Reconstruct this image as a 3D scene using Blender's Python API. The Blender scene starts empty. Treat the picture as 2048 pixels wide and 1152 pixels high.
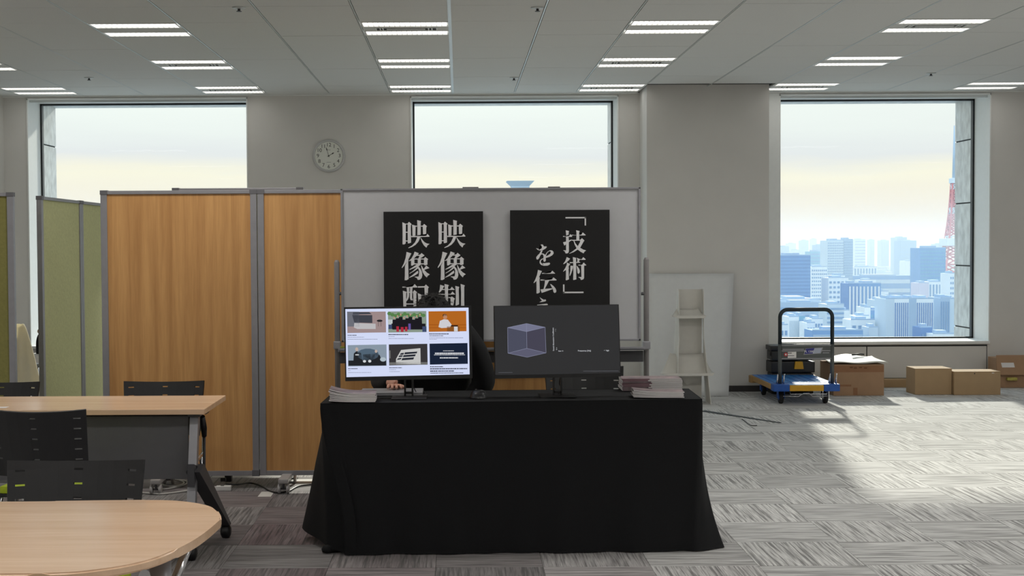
import bpy, bmesh, math, random
from mathutils import Matrix, Vector
PI = math.pi
random.seed(7)
sc = bpy.context.scene
C = sc.collection

# ------------------------------------------------------------------ camera
F = 2730.0; W_, H_ = 2048.0, 1152.0
CAMZ = 1.50; PITCH = math.atan(87.0 / F); ROLL = 0.0055; CX = -105.5
Fv = Vector((0, math.cos(PITCH), -math.sin(PITCH)))
r0 = Vector((1, 0, 0)); u0 = Vector((0, math.sin(PITCH), math.cos(PITCH)))
Rv = r0 * math.cos(ROLL) - u0 * math.sin(ROLL)
Uv = u0 * math.cos(ROLL) + r0 * math.sin(ROLL)
cam = bpy.data.objects.new('camera', bpy.data.cameras.new('camera')); C.objects.link(cam)
cam.data.sensor_width = 36; cam.data.lens = F / W_ * 36; cam.data.shift_x = -CX / W_
cam.data.clip_start = 0.05; cam.data.clip_end = 30000
cam.matrix_world = Matrix(((Rv.x, Uv.x, -Fv.x, 0), (Rv.y, Uv.y, -Fv.y, 0), (Rv.z, Uv.z, -Fv.z, CAMZ), (0, 0, 0, 1)))
sc.camera = cam
sc.view_settings.view_transform = 'Standard'; sc.view_settings.look = 'None'
sc.view_settings.exposure = 0.0; sc.view_settings.gamma = 1.0; sc.view_settings.use_curve_mapping = False

def ray(px, py):
    return Fv * F + Rv * (px - W_ / 2 - CX) - Uv * (py - H_ / 2)
def P(px, py, Y):
    d = ray(px, py); t = Y / d.y
    return Vector((d.x * t, Y, CAMZ + d.z * t))
def G(px, py, z=0.0):
    d = ray(px, py); t = (z - CAMZ) / d.z
    return Vector((d.x * t, d.y * t, z))
def proj(v):
    d = Vector(v) - Vector((0, 0, CAMZ)); k = F / d.dot(Fv)
    return (W_ / 2 + CX + k * d.dot(Rv), H_ / 2 - k * d.dot(Uv))

# ------------------------------------------------------------------ world
def s2l(c):
    return tuple((x / 12.92 if x <= 0.04045 else ((x + 0.055) / 1.055) ** 2.4) for x in [v / 255.0 for v in c])
wd = bpy.data.worlds.new('sky'); sc.world = wd; wd.use_nodes = True
nt = wd.node_tree; nt.nodes.clear()
N = nt.nodes.new; L = nt.links.new
tc = N('ShaderNodeTexCoord'); sp = N('ShaderNodeSeparateXYZ'); L(tc.outputs['Generated'], sp.inputs[0])
mp = N('ShaderNodeMapping'); mp.inputs['Scale'].default_value = (3.0, 3.0, 26.0); L(tc.outputs['Generated'], mp.inputs[0])
nz = N('ShaderNodeTexNoise'); nz.inputs['Scale'].default_value = 1.6; nz.inputs['Detail'].default_value = 5; nz.inputs['Roughness'].default_value = 0.55
L(mp.outputs[0], nz.inputs['Vector'])
ma = N('ShaderNodeMath'); ma.operation = 'MULTIPLY_ADD'; ma.inputs[1].default_value = 0.030; L(nz.outputs['Fac'], ma.inputs[0])
m2 = N('ShaderNodeMath'); m2.operation = 'SUBTRACT'; m2.inputs[1].default_value = 0.015; L(sp.outputs['Z'], m2.inputs[0]); L(m2.outputs[0], ma.inputs[2])
mr = N('ShaderNodeMapRange'); mr.inputs['From Min'].default_value = -0.05; mr.inputs['From Max'].default_value = 0.45; L(ma.outputs[0], mr.inputs['Value'])
cr = N('ShaderNodeValToRGB'); L(mr.outputs[0], cr.inputs[0])
stops = [(-0.05, (205, 218, 226)), (0.0, (238, 229, 217)), (0.028, (243, 233, 216)), (0.050, (250, 243, 223)), (0.064, (231, 232, 233)),
         (0.082, (238, 241, 238)), (0.11, (246, 250, 244)), (0.16, (238, 246, 248)), (0.45, (205, 226, 245))]
el = cr.color_ramp.elements
while len(el) > 1: el.remove(el[-1])
for i, (z, c) in enumerate(stops):
    e = el[0] if i == 0 else el.new((z + 0.05) / 0.5)
    e.position = (z + 0.05) / 0.5; e.color = (*s2l(c), 1)
bg = N('ShaderNodeBackground')
# thin cloud: the sky grows steadily lighter with height
gl = N('ShaderNodeMapRange'); gl.interpolation_type = 'SMOOTHSTEP'; gl.inputs['From Min'].default_value = 0.10; gl.inputs['From Max'].default_value = 0.60
gl.inputs['To Min'].default_value = 1.08; gl.inputs['To Max'].default_value = 2.0; L(sp.outputs['Z'], gl.inputs['Value']); L(gl.outputs[0], bg.inputs['Strength'])
out = N('ShaderNodeOutputWorld'); L(cr.outputs[0], bg.inputs[0]); L(bg.outputs[0], out.inputs[0])

# hazy winter sun shining in through the windows
sun = bpy.data.objects.new('sun', bpy.data.lights.new('sun', 'SUN')); C.objects.link(sun)
sun.data.energy = 4.9; sun.data.angle = math.radians(2.2); sun.data.color = (1.0, 0.93, 0.82)
sd = Vector((-0.147, -1.0, -0.413)).normalized()
sun.rotation_euler = sd.to_track_quat('-Z', 'Y').to_euler()

def area(name, loc, rot, sx, sy, e, col=(1, 1, 1), portal=False):
    l = bpy.data.lights.new(name, 'AREA'); l.shape = 'RECTANGLE'; l.size = sx; l.size_y = sy; l.energy = e; l.color = col
    o = bpy.data.objects.new(name, l); o.location = loc; o.rotation_euler = rot; C.objects.link(o)
    if portal: l.cycles.is_portal = True
    return o
# added fill lights, standing in for lamps over and behind the camera
for i, x in enumerate((-5.0, -1.5, 2.0, 5.5, 9.0)):
    for j, y in enumerate((-2.0, 3.0, 7.4)):
        area('ceiling_fill', (x, y, 3.04), (0, 0, 0), 1.2, 0.5, 24, (1.0, 0.97, 0.93))

# ------------------------------------------------------------------ materials
MATS = {}
def rgb(c): return (*s2l(c), 1.0)
def mat(name, col, rough=0.6, metal=0.0, noise=0.0, nscale=20, bump=0.0, bscale=80, spec=0.5, stretch=None, coat=0.0, col2=None):
    if name in MATS: return MATS[name]
    m = bpy.data.materials.new(name); m.use_nodes = True; t = m.node_tree; b = t.nodes['Principled BSDF']
    b.inputs['Roughness'].default_value = rough; b.inputs['Metallic'].default_value = metal
    b.inputs['Specular IOR Level'].default_value = spec
    if coat: b.inputs['Coat Weight'].default_value = coat
    c = s2l(col)
    tcn = t.nodes.new('ShaderNodeTexCoord'); mpn = t.nodes.new('ShaderNodeMapping')
    t.links.new(tcn.outputs['Object'], mpn.inputs[0])
    if stretch: mpn.inputs['Scale'].default_value = stretch
    n = t.nodes.new('ShaderNodeTexNoise'); n.inputs['Scale'].default_value = nscale; n.inputs['Detail'].default_value = 4
    t.links.new(mpn.outputs[0], n.inputs['Vector'])
    mx = t.nodes.new('ShaderNodeMix'); mx.data_type = 'RGBA'
    c2 = s2l(col2) if col2 else tuple(x * (1 - noise) for x in c)
    c1 = c if col2 else tuple(min(1, x * (1 + noise * 0.5)) for x in c)
    mx.inputs['A'].default_value = (*c1, 1); mx.inputs['B'].default_value = (*c2, 1)
    rmp = t.nodes.new('ShaderNodeMapRange'); rmp.inputs['From Min'].default_value = 0.3; rmp.inputs['From Max'].default_value = 0.7
    t.links.new(n.outputs['Fac'], rmp.inputs['Value']); t.links.new(rmp.outputs[0], mx.inputs['Factor'])
    t.links.new(mx.outputs['Result'], b.inputs['Base Color'])
    if bump:
        n2 = t.nodes.new('ShaderNodeTexNoise'); n2.inputs['Scale'].default_value = bscale; n2.inputs['Detail'].default_value = 3
        t.links.new(mpn.outputs[0], n2.inputs['Vector'])
        bp = t.nodes.new('ShaderNodeBump'); bp.inputs['Strength'].default_value = bump; bp.inputs['Distance'].default_value = 0.01
        t.links.new(n2.outputs['Fac'], bp.inputs['Height']); t.links.new(bp.outputs[0], b.inputs['Normal'])
    MATS[name] = m; return m
def emis(name, col, strength=1.0):
    if name in MATS: return MATS[name]
    m = bpy.data.materials.new(name); m.use_nodes = True; t = m.node_tree; t.nodes.clear()
    e = t.nodes.new('ShaderNodeEmission'); e.inputs[0].default_value = rgb(col); e.inputs[1].default_value = strength
    o = t.nodes.new('ShaderNodeOutputMaterial'); t.links.new(e.outputs[0], o.inputs[0])
    MATS[name] = m; return m
def glass_mat():
    m = bpy.data.materials.new('window_glass'); m.use_nodes = True; t = m.node_tree; t.nodes.clear()
    a = t.nodes.new('ShaderNodeBsdfTransparent'); a.inputs[0].default_value = (0.96, 0.985, 0.98, 1)
    g = t.nodes.new('ShaderNodeBsdfGlossy'); g.inputs['Roughness'].default_value = 0.0
    fr = t.nodes.new('ShaderNodeFresnel'); fr.inputs[0].default_value = 1.08
    x = t.nodes.new('ShaderNodeMixShader'); o = t.nodes.new('ShaderNodeOutputMaterial')
    t.links.new(fr.outputs[0], x.inputs[0]); t.links.new(a.outputs[0], x.inputs[1]); t.links.new(g.outputs[0], x.inputs[2]); t.links.new(x.outputs[0], o.inputs[0])
    return m
def carpet_mat():
    m = bpy.data.materials.new('carpet'); m.use_nodes = True; t = m.node_tree; b = t.nodes['Principled BSDF']
    b.inputs['Roughness'].default_value = 0.95; b.inputs['Specular IOR Level'].default_value = 0.2; b.inputs['Sheen Weight'].default_value = 0.25; b.inputs['Sheen Roughness'].default_value = 0.45
    oi = t.nodes.new('ShaderNodeObjectInfo'); tcn = t.nodes.new('ShaderNodeTexCoord')
    add = t.nodes.new('ShaderNodeVectorMath'); add.operation = 'MULTIPLY_ADD'
    cmb = t.nodes.new('ShaderNodeCombineXYZ')
    for k in range(3): t.links.new(oi.outputs['Random'], cmb.inputs[k])
    t.links.new(cmb.outputs[0], add.inputs[0]); add.inputs[1].default_value = (57, 91, 13); t.links.new(tcn.outputs['Object'], add.inputs[2])
    def noise(scale, det, rough=0.5):
        mpn = t.nodes.new('ShaderNodeMapping'); mpn.inputs['Scale'].default_value = scale; t.links.new(add.outputs[0], mpn.inputs[0])
        n = t.nodes.new('ShaderNodeTexNoise'); n.inputs['Scale'].default_value = 1; n.inputs['Detail'].default_value = det; n.inputs['Roughness'].default_value = rough
        t.links.new(mpn.outputs[0], n.inputs['Vector']); return n
    n1 = noise((2.6, 84, 1), 2, 0.6); n2 = noise((9, 200, 1), 2); n3 = noise((2.0, 9, 1), 2)
    def rng(n, a, b_, o='Fac'):
        r = t.nodes.new('ShaderNodeMapRange'); r.inputs['From Min'].default_value = a; r.inputs['From Max'].default_value = b_
        t.links.new(n.outputs[o], r.inputs['Value']); return r
    r1 = rng(n1, 0.36, 0.55); r2 = rng(n2, 0.35, 0.65); r3 = rng(n3, 0.35, 0.65)
    mx = t.nodes.new('ShaderNodeMix'); mx.data_type = 'RGBA'; mx.inputs['A'].default_value = rgb((142, 141, 140)); mx.inputs['B'].default_value = rgb((232, 232, 230))
    t.links.new(r1.outputs[0], mx.inputs['Factor'])
    mx2 = t.nodes.new('ShaderNodeMix'); mx2.data_type = 'RGBA'; mx2.blend_type = 'MULTIPLY'; mx2.inputs['Factor'].default_value = 0.34
    t.links.new(mx.outputs['Result'], mx2.inputs['A'])
    g = t.nodes.new('ShaderNodeCombineColor')
    for k in range(3): t.links.new(r2.outputs[0], g.inputs[k])
    t.links.new(g.outputs[0], mx2.inputs['B'])
    # tile tint (object colour) comes and goes with broad yarn streaks
    mx3 = t.nodes.new('ShaderNodeMix'); mx3.data_type = 'RGBA'; mx3.blend_type = 'MULTIPLY'
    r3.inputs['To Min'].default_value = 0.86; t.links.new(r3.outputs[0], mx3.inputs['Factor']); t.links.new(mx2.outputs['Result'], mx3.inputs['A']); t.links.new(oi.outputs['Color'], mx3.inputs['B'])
    t.links.new(mx3.outputs['Result'], b.inputs['Base Color'])
    bp = t.nodes.new('ShaderNodeBump'); bp.inputs['Strength'].default_value = 0.35; bp.inputs['Distance'].default_value = 0.004
    t.links.new(n1.outputs['Fac'], bp.inputs['Height']); t.links.new(bp.outputs[0], b.inputs['Normal'])
    return m
def wood_mat(name, c1, c2, grain=(26, 26, 1.3), rough=0.45, along='z'):
    m = bpy.data.materials.new(name); m.use_nodes = True; t = m.node_tree; b = t.nodes['Principled BSDF']; b.inputs['Roughness'].default_value = rough
    tcn = t.nodes.new('ShaderNodeTexCoord'); mpn = t.nodes.new('ShaderNodeMapping'); mpn.inputs['Scale'].default_value = grain
    t.links.new(tcn.outputs['Object'], mpn.inputs[0])
    n = t.nodes.new('ShaderNodeTexNoise'); n.inputs['Scale'].default_value = 1.0; n.inputs['Detail'].default_value = 6; n.inputs['Distortion'].default_value = 0.6
    t.links.new(mpn.outputs[0], n.inputs['Vector'])
    m3 = t.nodes.new('ShaderNodeMapping'); m3.inputs['Scale'].default_value = tuple(g * 7 for g in grain); t.links.new(tcn.outputs['Object'], m3.inputs[0])
    n3 = t.nodes.new('ShaderNodeTexNoise'); n3.inputs['Scale'].default_value = 1.0; n3.inputs['Detail'].default_value = 3; t.links.new(m3.outputs[0], n3.inputs['Vector'])
    ad = t.nodes.new('ShaderNodeMath'); ad.operation = 'MULTIPLY_ADD'; ad.inputs[1].default_value = 0.35; t.links.new(n3.outputs['Fac'], ad.inputs[0]); t.links.new(n.outputs['Fac'], ad.inputs[2])
    r = t.nodes.new('ShaderNodeValToRGB'); r.color_ramp.elements[0].position = 0.45; r.color_ramp.elements[1].position = 0.9
    r.color_ramp.elements[0].color = rgb(c1); r.color_ramp.elements[1].color = rgb(c2)
    t.links.new(ad.outputs[0], r.inputs[0]); t.links.new(r.outputs[0], b.inputs['Base Color'])
    return m
GLASS = glass_mat(); CARPET = carpet_mat()
WALL = mat('wall_paint', (222, 220, 216), 0.85, noise=0.03, nscale=3, bump=0.06, bscale=200)
TRIM = mat('trim_paint', (240, 242, 240), 0.5, noise=0.02)
CEIL = mat('ceiling_board', (222, 223, 221), 0.9, noise=0.05, nscale=160, bump=0.15, bscale=260)
CEILGAP = mat('ceiling_gap', (52, 52, 52), 0.8)
RAIL = mat('rail_metal', (205, 210, 210), 0.4, 0.3)
BASE = mat('base_vinyl', (62, 58, 58), 0.6)
STONE = mat('granite', (204, 206, 204), 0.32, noise=0.28, nscale=14, spec=0.6, stretch=(1, 1, 0.6))
DARKMETAL = mat('dark_frame', (38, 42, 45), 0.4, 0.4)
ALU = mat('aluminium', (158, 158, 163), 0.38, 0.55, noise=0.05)
ALUD = mat('aluminium_cap', (110, 110, 114), 0.5, 0.3)
CHROME = mat('chrome', (205, 205, 208), 0.18, 0.95)
OAK = wood_mat('oak_panel', (212, 162, 102), (180, 130, 76), grain=(20, 20, 0.9))
BEECH = wood_mat('beech_top', (246, 212, 180), (230, 192, 158), grain=(1.0, 16, 16), rough=0.22)
GREENF = mat('green_fabric', (208, 210, 158), 0.9, noise=0.08, nscale=60, bump=0.3, bscale=55)
GREENF_SHADE = mat('green_fabric_shade', (134, 130, 74), 0.9, noise=0.08, nscale=60, bump=0.2, bscale=80)  # darker green: the shadow on the panel's face is put into the colour
WHITEB = mat('whiteboard_face', (190, 191, 194), 0.28, noise=0.02)
BLACKP = mat('black_plastic', (24, 24, 26), 0.42, noise=0.1)
CHAIRP = mat('chair_shell', (33, 33, 36), 0.5, noise=0.1)
BLACKS = mat('black_satin', (14, 14, 15), 0.3)
BLACKC = mat('black_cloth', (22, 23, 25), 0.88, noise=0.15, nscale=250, bump=0.2, bscale=400, spec=0.3)
LIME = mat('lime_fabric', (170, 190, 40), 0.85, noise=0.1, nscale=90, bump=0.2)
GREYP = mat('grey_panel', (98, 98, 101), 0.55, noise=0.04)
DGREY = mat('dark_grey', (70, 70, 74), 0.5, noise=0.06)
MGREY = mat('mid_grey_plastic', (125, 122, 122), 0.5, noise=0.05)
WHITEP = mat('white_plastic', (228, 228, 226), 0.45)
PAPER = mat('paper', (236, 233, 232), 0.7, noise=0.05, nscale=30, stretch=(1, 1, 20))
COVER = mat('printed_cover', (96, 84, 90), 0.4, col2=(170, 150, 152), nscale=14)
FOAM = mat('foam_board', (225, 227, 228), 0.6, noise=0.02)
CARDW = mat('white_card', (214, 212, 206), 0.65, noise=0.03)
KRAFT = mat('kraft', (172, 138, 108), 0.85, noise=0.06, nscale=8, bump=0.05, bscale=60)
KRAFTB = mat('kraft_tan', (180, 152, 116), 0.85, noise=0.05, nscale=8, bump=0.05)
KRAFTD = mat('kraft_tape', (150, 106, 72), 0.6, noise=0.06)
BLUEP = mat('blue_plastic', (28, 104, 190), 0.32, noise=0.12, nscale=9, col2=(70, 150, 215))
BLUEE = mat('blue_edge', (22, 84, 170), 0.5, noise=0.1)
YEL = mat('yellow_strip', (214, 160, 30), 0.55, noise=0.06)
TANP = mat('tan_bumper', (176, 140, 88), 0.6, noise=0.08)
CARTG = mat('cart_grey', (88, 92, 92), 0.45, 0.3, noise=0.05)
DTUBE = mat('dark_tube', (34, 46, 52), 0.35, 0.2)
RUBBER = mat('rubber', (34, 33, 34), 0.8, noise=0.1)
SKIN = mat('skin', (214, 160, 138), 0.55, noise=0.05)
HAIR = mat('hair', (16, 13, 12), 0.75, noise=0.3, nscale=60, stretch=(1, 1, 0.2), bump=0.5, bscale=60)
JACKET = mat('black_jacket', (20, 21, 24), 0.9, noise=0.15, nscale=12, bump=0.2, bscale=20)
INK = mat('print_white', (244, 244, 246), 0.6)
POSTER = mat('poster_black', (12, 11, 13), 0.7, noise=0.05)
CABLEK = mat('black_cable', (16, 16, 17), 0.5)
CABLEW = mat('white_cable', (190, 188, 184), 0.5)

# ------------------------------------------------------------------ mesh helpers
MW = {}
class MB:
    def __init__(s): s.b = bmesh.new()
    def box(s, x0, x1, y0, y1, z0, z1, bev=0.0):
        vs = [s.b.verts.new((x, y, z)) for z in (z0, z1) for y in (y0, y1) for x in (x0, x1)]
        fs = [(0, 2, 3, 1), (4, 5, 7, 6), (0, 1, 5, 4), (2, 6, 7, 3), (0, 4, 6, 2), (1, 3, 7, 5)]
        F_ = [s.b.faces.new([vs[i] for i in f]) for f in fs]
        if bev:
            es = list({e for f in F_ for e in f.edges})
            bmesh.ops.bevel(s.b, geom=es, offset=bev, segments=2, affect='EDGES', profile=0.7)
        return s
    def hexa(s, pts):   # 8 points: bottom 4 ccw, top 4 ccw
        vs = [s.b.verts.new(p) for p in pts]
        for f in ((3, 2, 1, 0), (4, 5, 6, 7), (0, 1, 5, 4), (1, 2, 6, 5), (2, 3, 7, 6), (3, 0, 4, 7)):
            s.b.faces.new([vs[i] for i in f])
        return s
    def tube(s, pts, r, n=10, cap=True, close=False):
        pts = [Vector(p) for p in pts]; rs = r if isinstance(r, (list, tuple)) else [r] * len(pts)
        rings = []; up = None
        for i, p in enumerate(pts):
            a = pts[i - 1] if i > 0 else (pts[-1] if close else p); c = pts[i + 1] if i < len(pts) - 1 else (pts[0] if close else p)
            t = (c - a).normalized()
            if up is None:
                up = Vector((0, 0, 1)) if abs(t.z) < 0.9 else Vector((0, 1, 0))
            u = t.cross(up).normalized(); v = u.cross(t).normalized(); up = v
            rings.append([s.b.verts.new(p + (u * math.cos(2 * PI * k / n) + v * math.sin(2 * PI * k / n)) * rs[i]) for k in range(n)])
        m = len(rings)
        for i in range(m if close else m - 1):
            A, B = rings[i], rings[(i + 1) % m]
            for k in range(n):
                f = s.b.faces.new((A[k], A[(k + 1) % n], B[(k + 1) % n], B[k])); f.smooth = True
        if cap and not close:
            s.b.faces.new(list(reversed(rings[0]))); s.b.faces.new(rings[-1])
        return s
    def prism(s, outline, axis, a, b):
        # outline of 2D points extruded along axis ('x','y','z') from a to b
        def mk(p, h):
            if axis == 'x': return (h, p[0], p[1])
            if axis == 'y': return (p[0], h, p[1])
            return (p[0], p[1], h)
        A = [s.b.verts.new(mk(p, a)) for p in outline]; B = [s.b.verts.new(mk(p, b)) for p in outline]
        n = len(outline)
        s.b.faces.new(list(reversed(A))); s.b.faces.new(B)
        for i in range(n): s.b.faces.new((A[i], A[(i + 1) % n], B[(i + 1) % n], B[i]))
        return s
    def lathe(s, prof, c, axis='z', n=24, cap=True):
        rings = []
        for (r, h) in prof:
            ring = []
            for k in range(n):
                a = 2 * PI * k / n; u, v = r * math.cos(a), r * math.sin(a)
                p = {'z': (u, v, h), 'y': (u, h, v), 'x': (h, u, v)}[axis]
                ring.append(s.b.verts.new((p[0] + c[0], p[1] + c[1], p[2] + c[2])))
            rings.append(ring)
        for A, B in zip(rings, rings[1:]):
            for k in range(n):
                f = s.b.faces.new((A[k], A[(k + 1) % n], B[(k + 1) % n], B[k])); f.smooth = True
        if cap: s.b.faces.new(list(reversed(rings[0]))); s.b.faces.new(rings[-1])
        return s
    def grid(s, fn, nu, nv, smooth=True):
        V = [[s.b.verts.new(fn(i / nu, j / nv)) for i in range(nu + 1)] for j in range(nv + 1)]
        for j in range(nv):
            for i in range(nu):
                f = s.b.faces.new((V[j][i], V[j][i + 1], V[j + 1][i + 1], V[j + 1][i])); f.smooth = smooth
        return s
    def poly(s, pts):
        s.b.faces.new([s.b.verts.new(p) for p in pts]); return s
    def build(s, name, m, parent=None, world=False, solid=0.0, fix=True):
        if fix: bmesh.ops.recalc_face_normals(s.b, faces=s.b.faces)
        me = bpy.data.meshes.new(name)
        if world and parent is not None:
            s.b.transform(MW[parent.name].inverted())
        s.b.to_mesh(me); s.b.free(); me.materials.append(m)
        return obj(name, me, parent, solid)
def obj(name, me, parent=None, solid=0.0):
    o = bpy.data.objects.new(name, me); C.objects.link(o)
    if parent is not None: o.parent = parent; MW[o.name] = MW[parent.name]
    else: MW[o.name] = Matrix()
    if solid:
        md = o.modifiers.new('thick', 'SOLIDIFY'); md.thickness = solid; md.offset = 0
    return o
def tag(o, label=None, cat=None, group=None, kind=None):
    if label: o['label'] = label
    if cat: o['category'] = cat
    if group: o['group'] = group
    if kind: o['kind'] = kind
    return o
def thing(name, label, cat, loc=(0, 0, 0), rz=0.0, group=None):
    o = bpy.data.objects.new(name, None); C.objects.link(o); o.empty_display_size = 0.1
    o.location = loc; o.rotation_euler = (0, 0, rz)
    MW[o.name] = Matrix.Translation(Vector(loc)) @ Matrix.Rotation(rz, 4, 'Z')
    return tag(o, label, cat, group)
def dup(root, loc, rz, label, group=None, scale=None):
    r = root.copy(); C.objects.link(r); r.location = loc; r.rotation_euler = (0, 0, rz); r['label'] = label
    if group: r['group'] = group
    if scale: r.scale = scale
    for ch in list(root.children):
        c = ch.copy(); C.objects.link(c); c.parent = r
        for g in list(ch.children):
            d = g.copy(); C.objects.link(d); d.parent = c
    return r
def arc(cx, cy, r, a0, a1, n):
    return [(cx + r * math.cos(a0 + (a1 - a0) * i / n), cy + r * math.sin(a0 + (a1 - a0) * i / n)) for i in range(n + 1)]
def text_mesh(body, size, smear=0.0, off=0.0, steps=1, extr=0.0, bold=0.0):
    """glyph outlines as a mesh in the XY plane, smeared sideways for heavy uprights; centred"""
    out = bmesh.new()
    cu = bpy.data.curves.new('t', 'FONT'); cu.body = body; cu.size = size; cu.offset = off; cu.align_x = 'CENTER'; cu.align_y = 'CENTER'
    cu.resolution_u = 4; cu.extrude = extr
    to = bpy.data.objects.new('t', cu); C.objects.link(to)
    dg = bpy.context.evaluated_depsgraph_get(); me = bpy.data.meshes.new_from_object(to.evaluated_get(dg))
    for k in range(steps):
        b2 = bmesh.new(); b2.from_mesh(me)
        dx = (k / (steps - 1) - 0.5) * smear if steps > 1 else 0
        for v in b2.verts: v.co.x += dx; v.co.z += k * 1e-5
        tmp = bpy.data.meshes.new('tmp'); b2.to_mesh(tmp); b2.free(); out.from_mesh(tmp); bpy.data.meshes.remove(tmp)
    bpy.data.objects.remove(to); bpy.data.curves.remove(cu); bpy.data.meshes.remove(me)
    return out
def text_obj(name, body, size, M4, m, parent, **kw):
    b = text_mesh(body, size, **kw); b.transform(M4)
    me = bpy.data.meshes.new(name); b.to_mesh(me); b.free(); me.materials.append(m)
    return obj(name, me, parent)
UPR = Matrix.Rotation(PI / 2, 4, 'X')     # XY plane -> XZ plane, readable from -Y

# ------------------------------------------------------------------ structure
YW = 14.3; YG = 14.74; YO = 15.3; ZC = 3.07; SILL = 0.46; HEAD = 3.045; YCOL = 13.75
def S(m, name, mt): o = m.build(name, mt); o['kind'] = 'structure'; return o
XL, XR, YB = -8.0, 10.5, -4.0
wins = [(P(55, 300, YW).x, P(496, 300, YW).x), (P(821, 300, YW).x, P(1237, 300, YW).x), (P(1558, 400, YW).x, P(1980, 400, YW).x)]
CO0, CO1 = P(1279, 300, YW).x, P(1538, 400, YCOL).x
floor = S(MB().box(XL, XR, YB, YW + 0.2, -0.2, -0.006), 'floor', CARPET); floor.color = (1, 1, 1, 1)
ceiling = S(MB().box(XL, XR, YB, YW + 0.2, ZC + 0.03, ZC + 0.2), 'ceiling', CEIL)
# rear wall with three openings
m = MB()
xs = [XL] + [v for w in wins for v in w] + [XR]
for i in range(0, len(xs), 2): m.box(xs[i], xs[i + 1], YW, YG + 0.02, 0, ZC + 0.2)
for (a, b) in wins:
    m.box(a, b, YW, YG + 0.02, HEAD, ZC + 0.2); m.box(a, b, YW, YG + 0.02, 0, SILL - 0.03)
wall_back = S(m, 'wall_back', WALL)
S(MB().box(CO0, CO1, YCOL, YW, 0, ZC + 0.03), 'wall_column_right', WALL)
S(MB().box(XL, P(8, 300, YW).x, YCOL, YW, 0, ZC + 0.03), 'wall_column_left', WALL)
S(MB().box(XL - 0.2, XL, YB, YW, 0, ZC + 0.2), 'wall_left', WALL)
S(MB().box(XR, XR + 0.2, YB, YW, 0, ZC + 0.2), 'wall_right', WALL)
S(MB().box(XL, XR, YB - 0.2, YB, 0, ZC + 0.2), 'wall_front', WALL)
S(MB().box(CO0 + 0.0, CO1 + 0.008, YCOL - 0.008, YCOL, 0, 0.06), 'baseboard_column', BASE)
m = MB()
for i in range(0, len(xs), 2): m.box(xs[i], xs[i + 1], YW - 0.008, YW, 0, 0.06)
for w in wins: m.box(w[0], w[1], YW - 0.008, YW, 0, 0.06)
S(m, 'baseboard_back', BASE)
# windows
for i, (a, b) in enumerate(wins):
    t = 0.035
    jb = 0.012
    w = S(MB().box(a, a + 0.012, YW - 0.015, YG, SILL, HEAD).box(b - 0.012, b, YW - 0.015, YG, SILL, HEAD).box(a, b, YW - 0.015, YG, HEAD - 0.012, HEAD + 0.004), 'window_%d' % (i + 1), TRIM)
    m = MB()
    for (x0, x1) in ((a + 0.012, a + 0.03), (b - 0.03, b - 0.012)): m.box(x0, x1, YG - 0.03, YG + 0.03, SILL, HEAD - 0.012)
    m.box(a + 0.012, b - 0.012, YG - 0.03, YG + 0.03, HEAD - 0.03, HEAD - 0.012).box(a + 0.012, b - 0.012, YG - 0.03, YG + 0.03, SILL, SILL + 0.015)
    m.build('window_frame', DARKMETAL, w)
    MB().box(a + 0.02, b - 0.02, YG - 0.004, YG + 0.004, SILL + 0.01, HEAD - 0.02).build('glass_pane', GLASS, w)
    MB().box(a - 0.0, b, YW - 0.03, YG + 0.02, SILL - 0.03, SILL, 0.004).build('window_sill', TRIM, w)
    MB().box(a + 0.01, b - 0.01, YW + 0.05, YW + 0.09, HEAD - 0.035, HEAD - 0.01).build('blind_rail', RAIL, w)
    for (x0, x1) in ((a - 0.42, a - 0.004), (b + 0.004, b + 0.42)): MB().box(x0, x1, YG + 0.05, YO - 0.01, -0.4, 3.5).build('stone_backing', CEILGAP, w)
    # outer reveal of cut stone
    for sx in (0, 1):
        zz = [-0.4, 0.56, 1.237, 1.924, 2.61, 3.45]
        for z0, z1 in zip(zz, zz[1:]):
            x0, x1 = (a - 0.42, a + 0.006) if sx == 0 else (b - 0.006, b + 0.42)
            MB().box(x0, x1, YG + 0.04, YO, z0 + 0.007, z1 - 0.007, 0.004).build('stone_block', STONE, w)
    MB().box(a - 0.42, b + 0.42, YG + 0.04, YO, HEAD + 0.0, HEAD + 0.9).build('stone_lintel', STONE, w)
    MB().box(a - 0.42, b + 0.42, YG + 0.04, YO, -0.5, SILL - 0.05).build('stone_ledge', STONE, w)
    area('window_portal', ((a + b) / 2, YG + 0.06, (SILL + HEAD) / 2), (-PI / 2, 0, 0), b - a, HEAD - SILL, 1, portal=True)
# wall panels below the right-hand window
a, b = wins[2]
c = P(1733, 700, YW).x
MB().box(a + 0.02, b - 0.02, YW - 0.003, YW - 0.0005, 0.065, SILL - 0.04).build('panel_gap', CEILGAP, wall_back)
MB().box(CO1 + 0.001, a, YW - 0.012, YW, 0.0, ZC - 0.013).build('window_surround', TRIM, wall_back)
for (x0, x1) in ((a + 0.03, c - 0.006), (c + 0.006, b - 0.03)):
    MB().box(x0, x1, YW - 0.012, YW, 0.075, SILL - 0.055, 0.003).build('wall_panel', WALL, wall_back)
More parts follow.
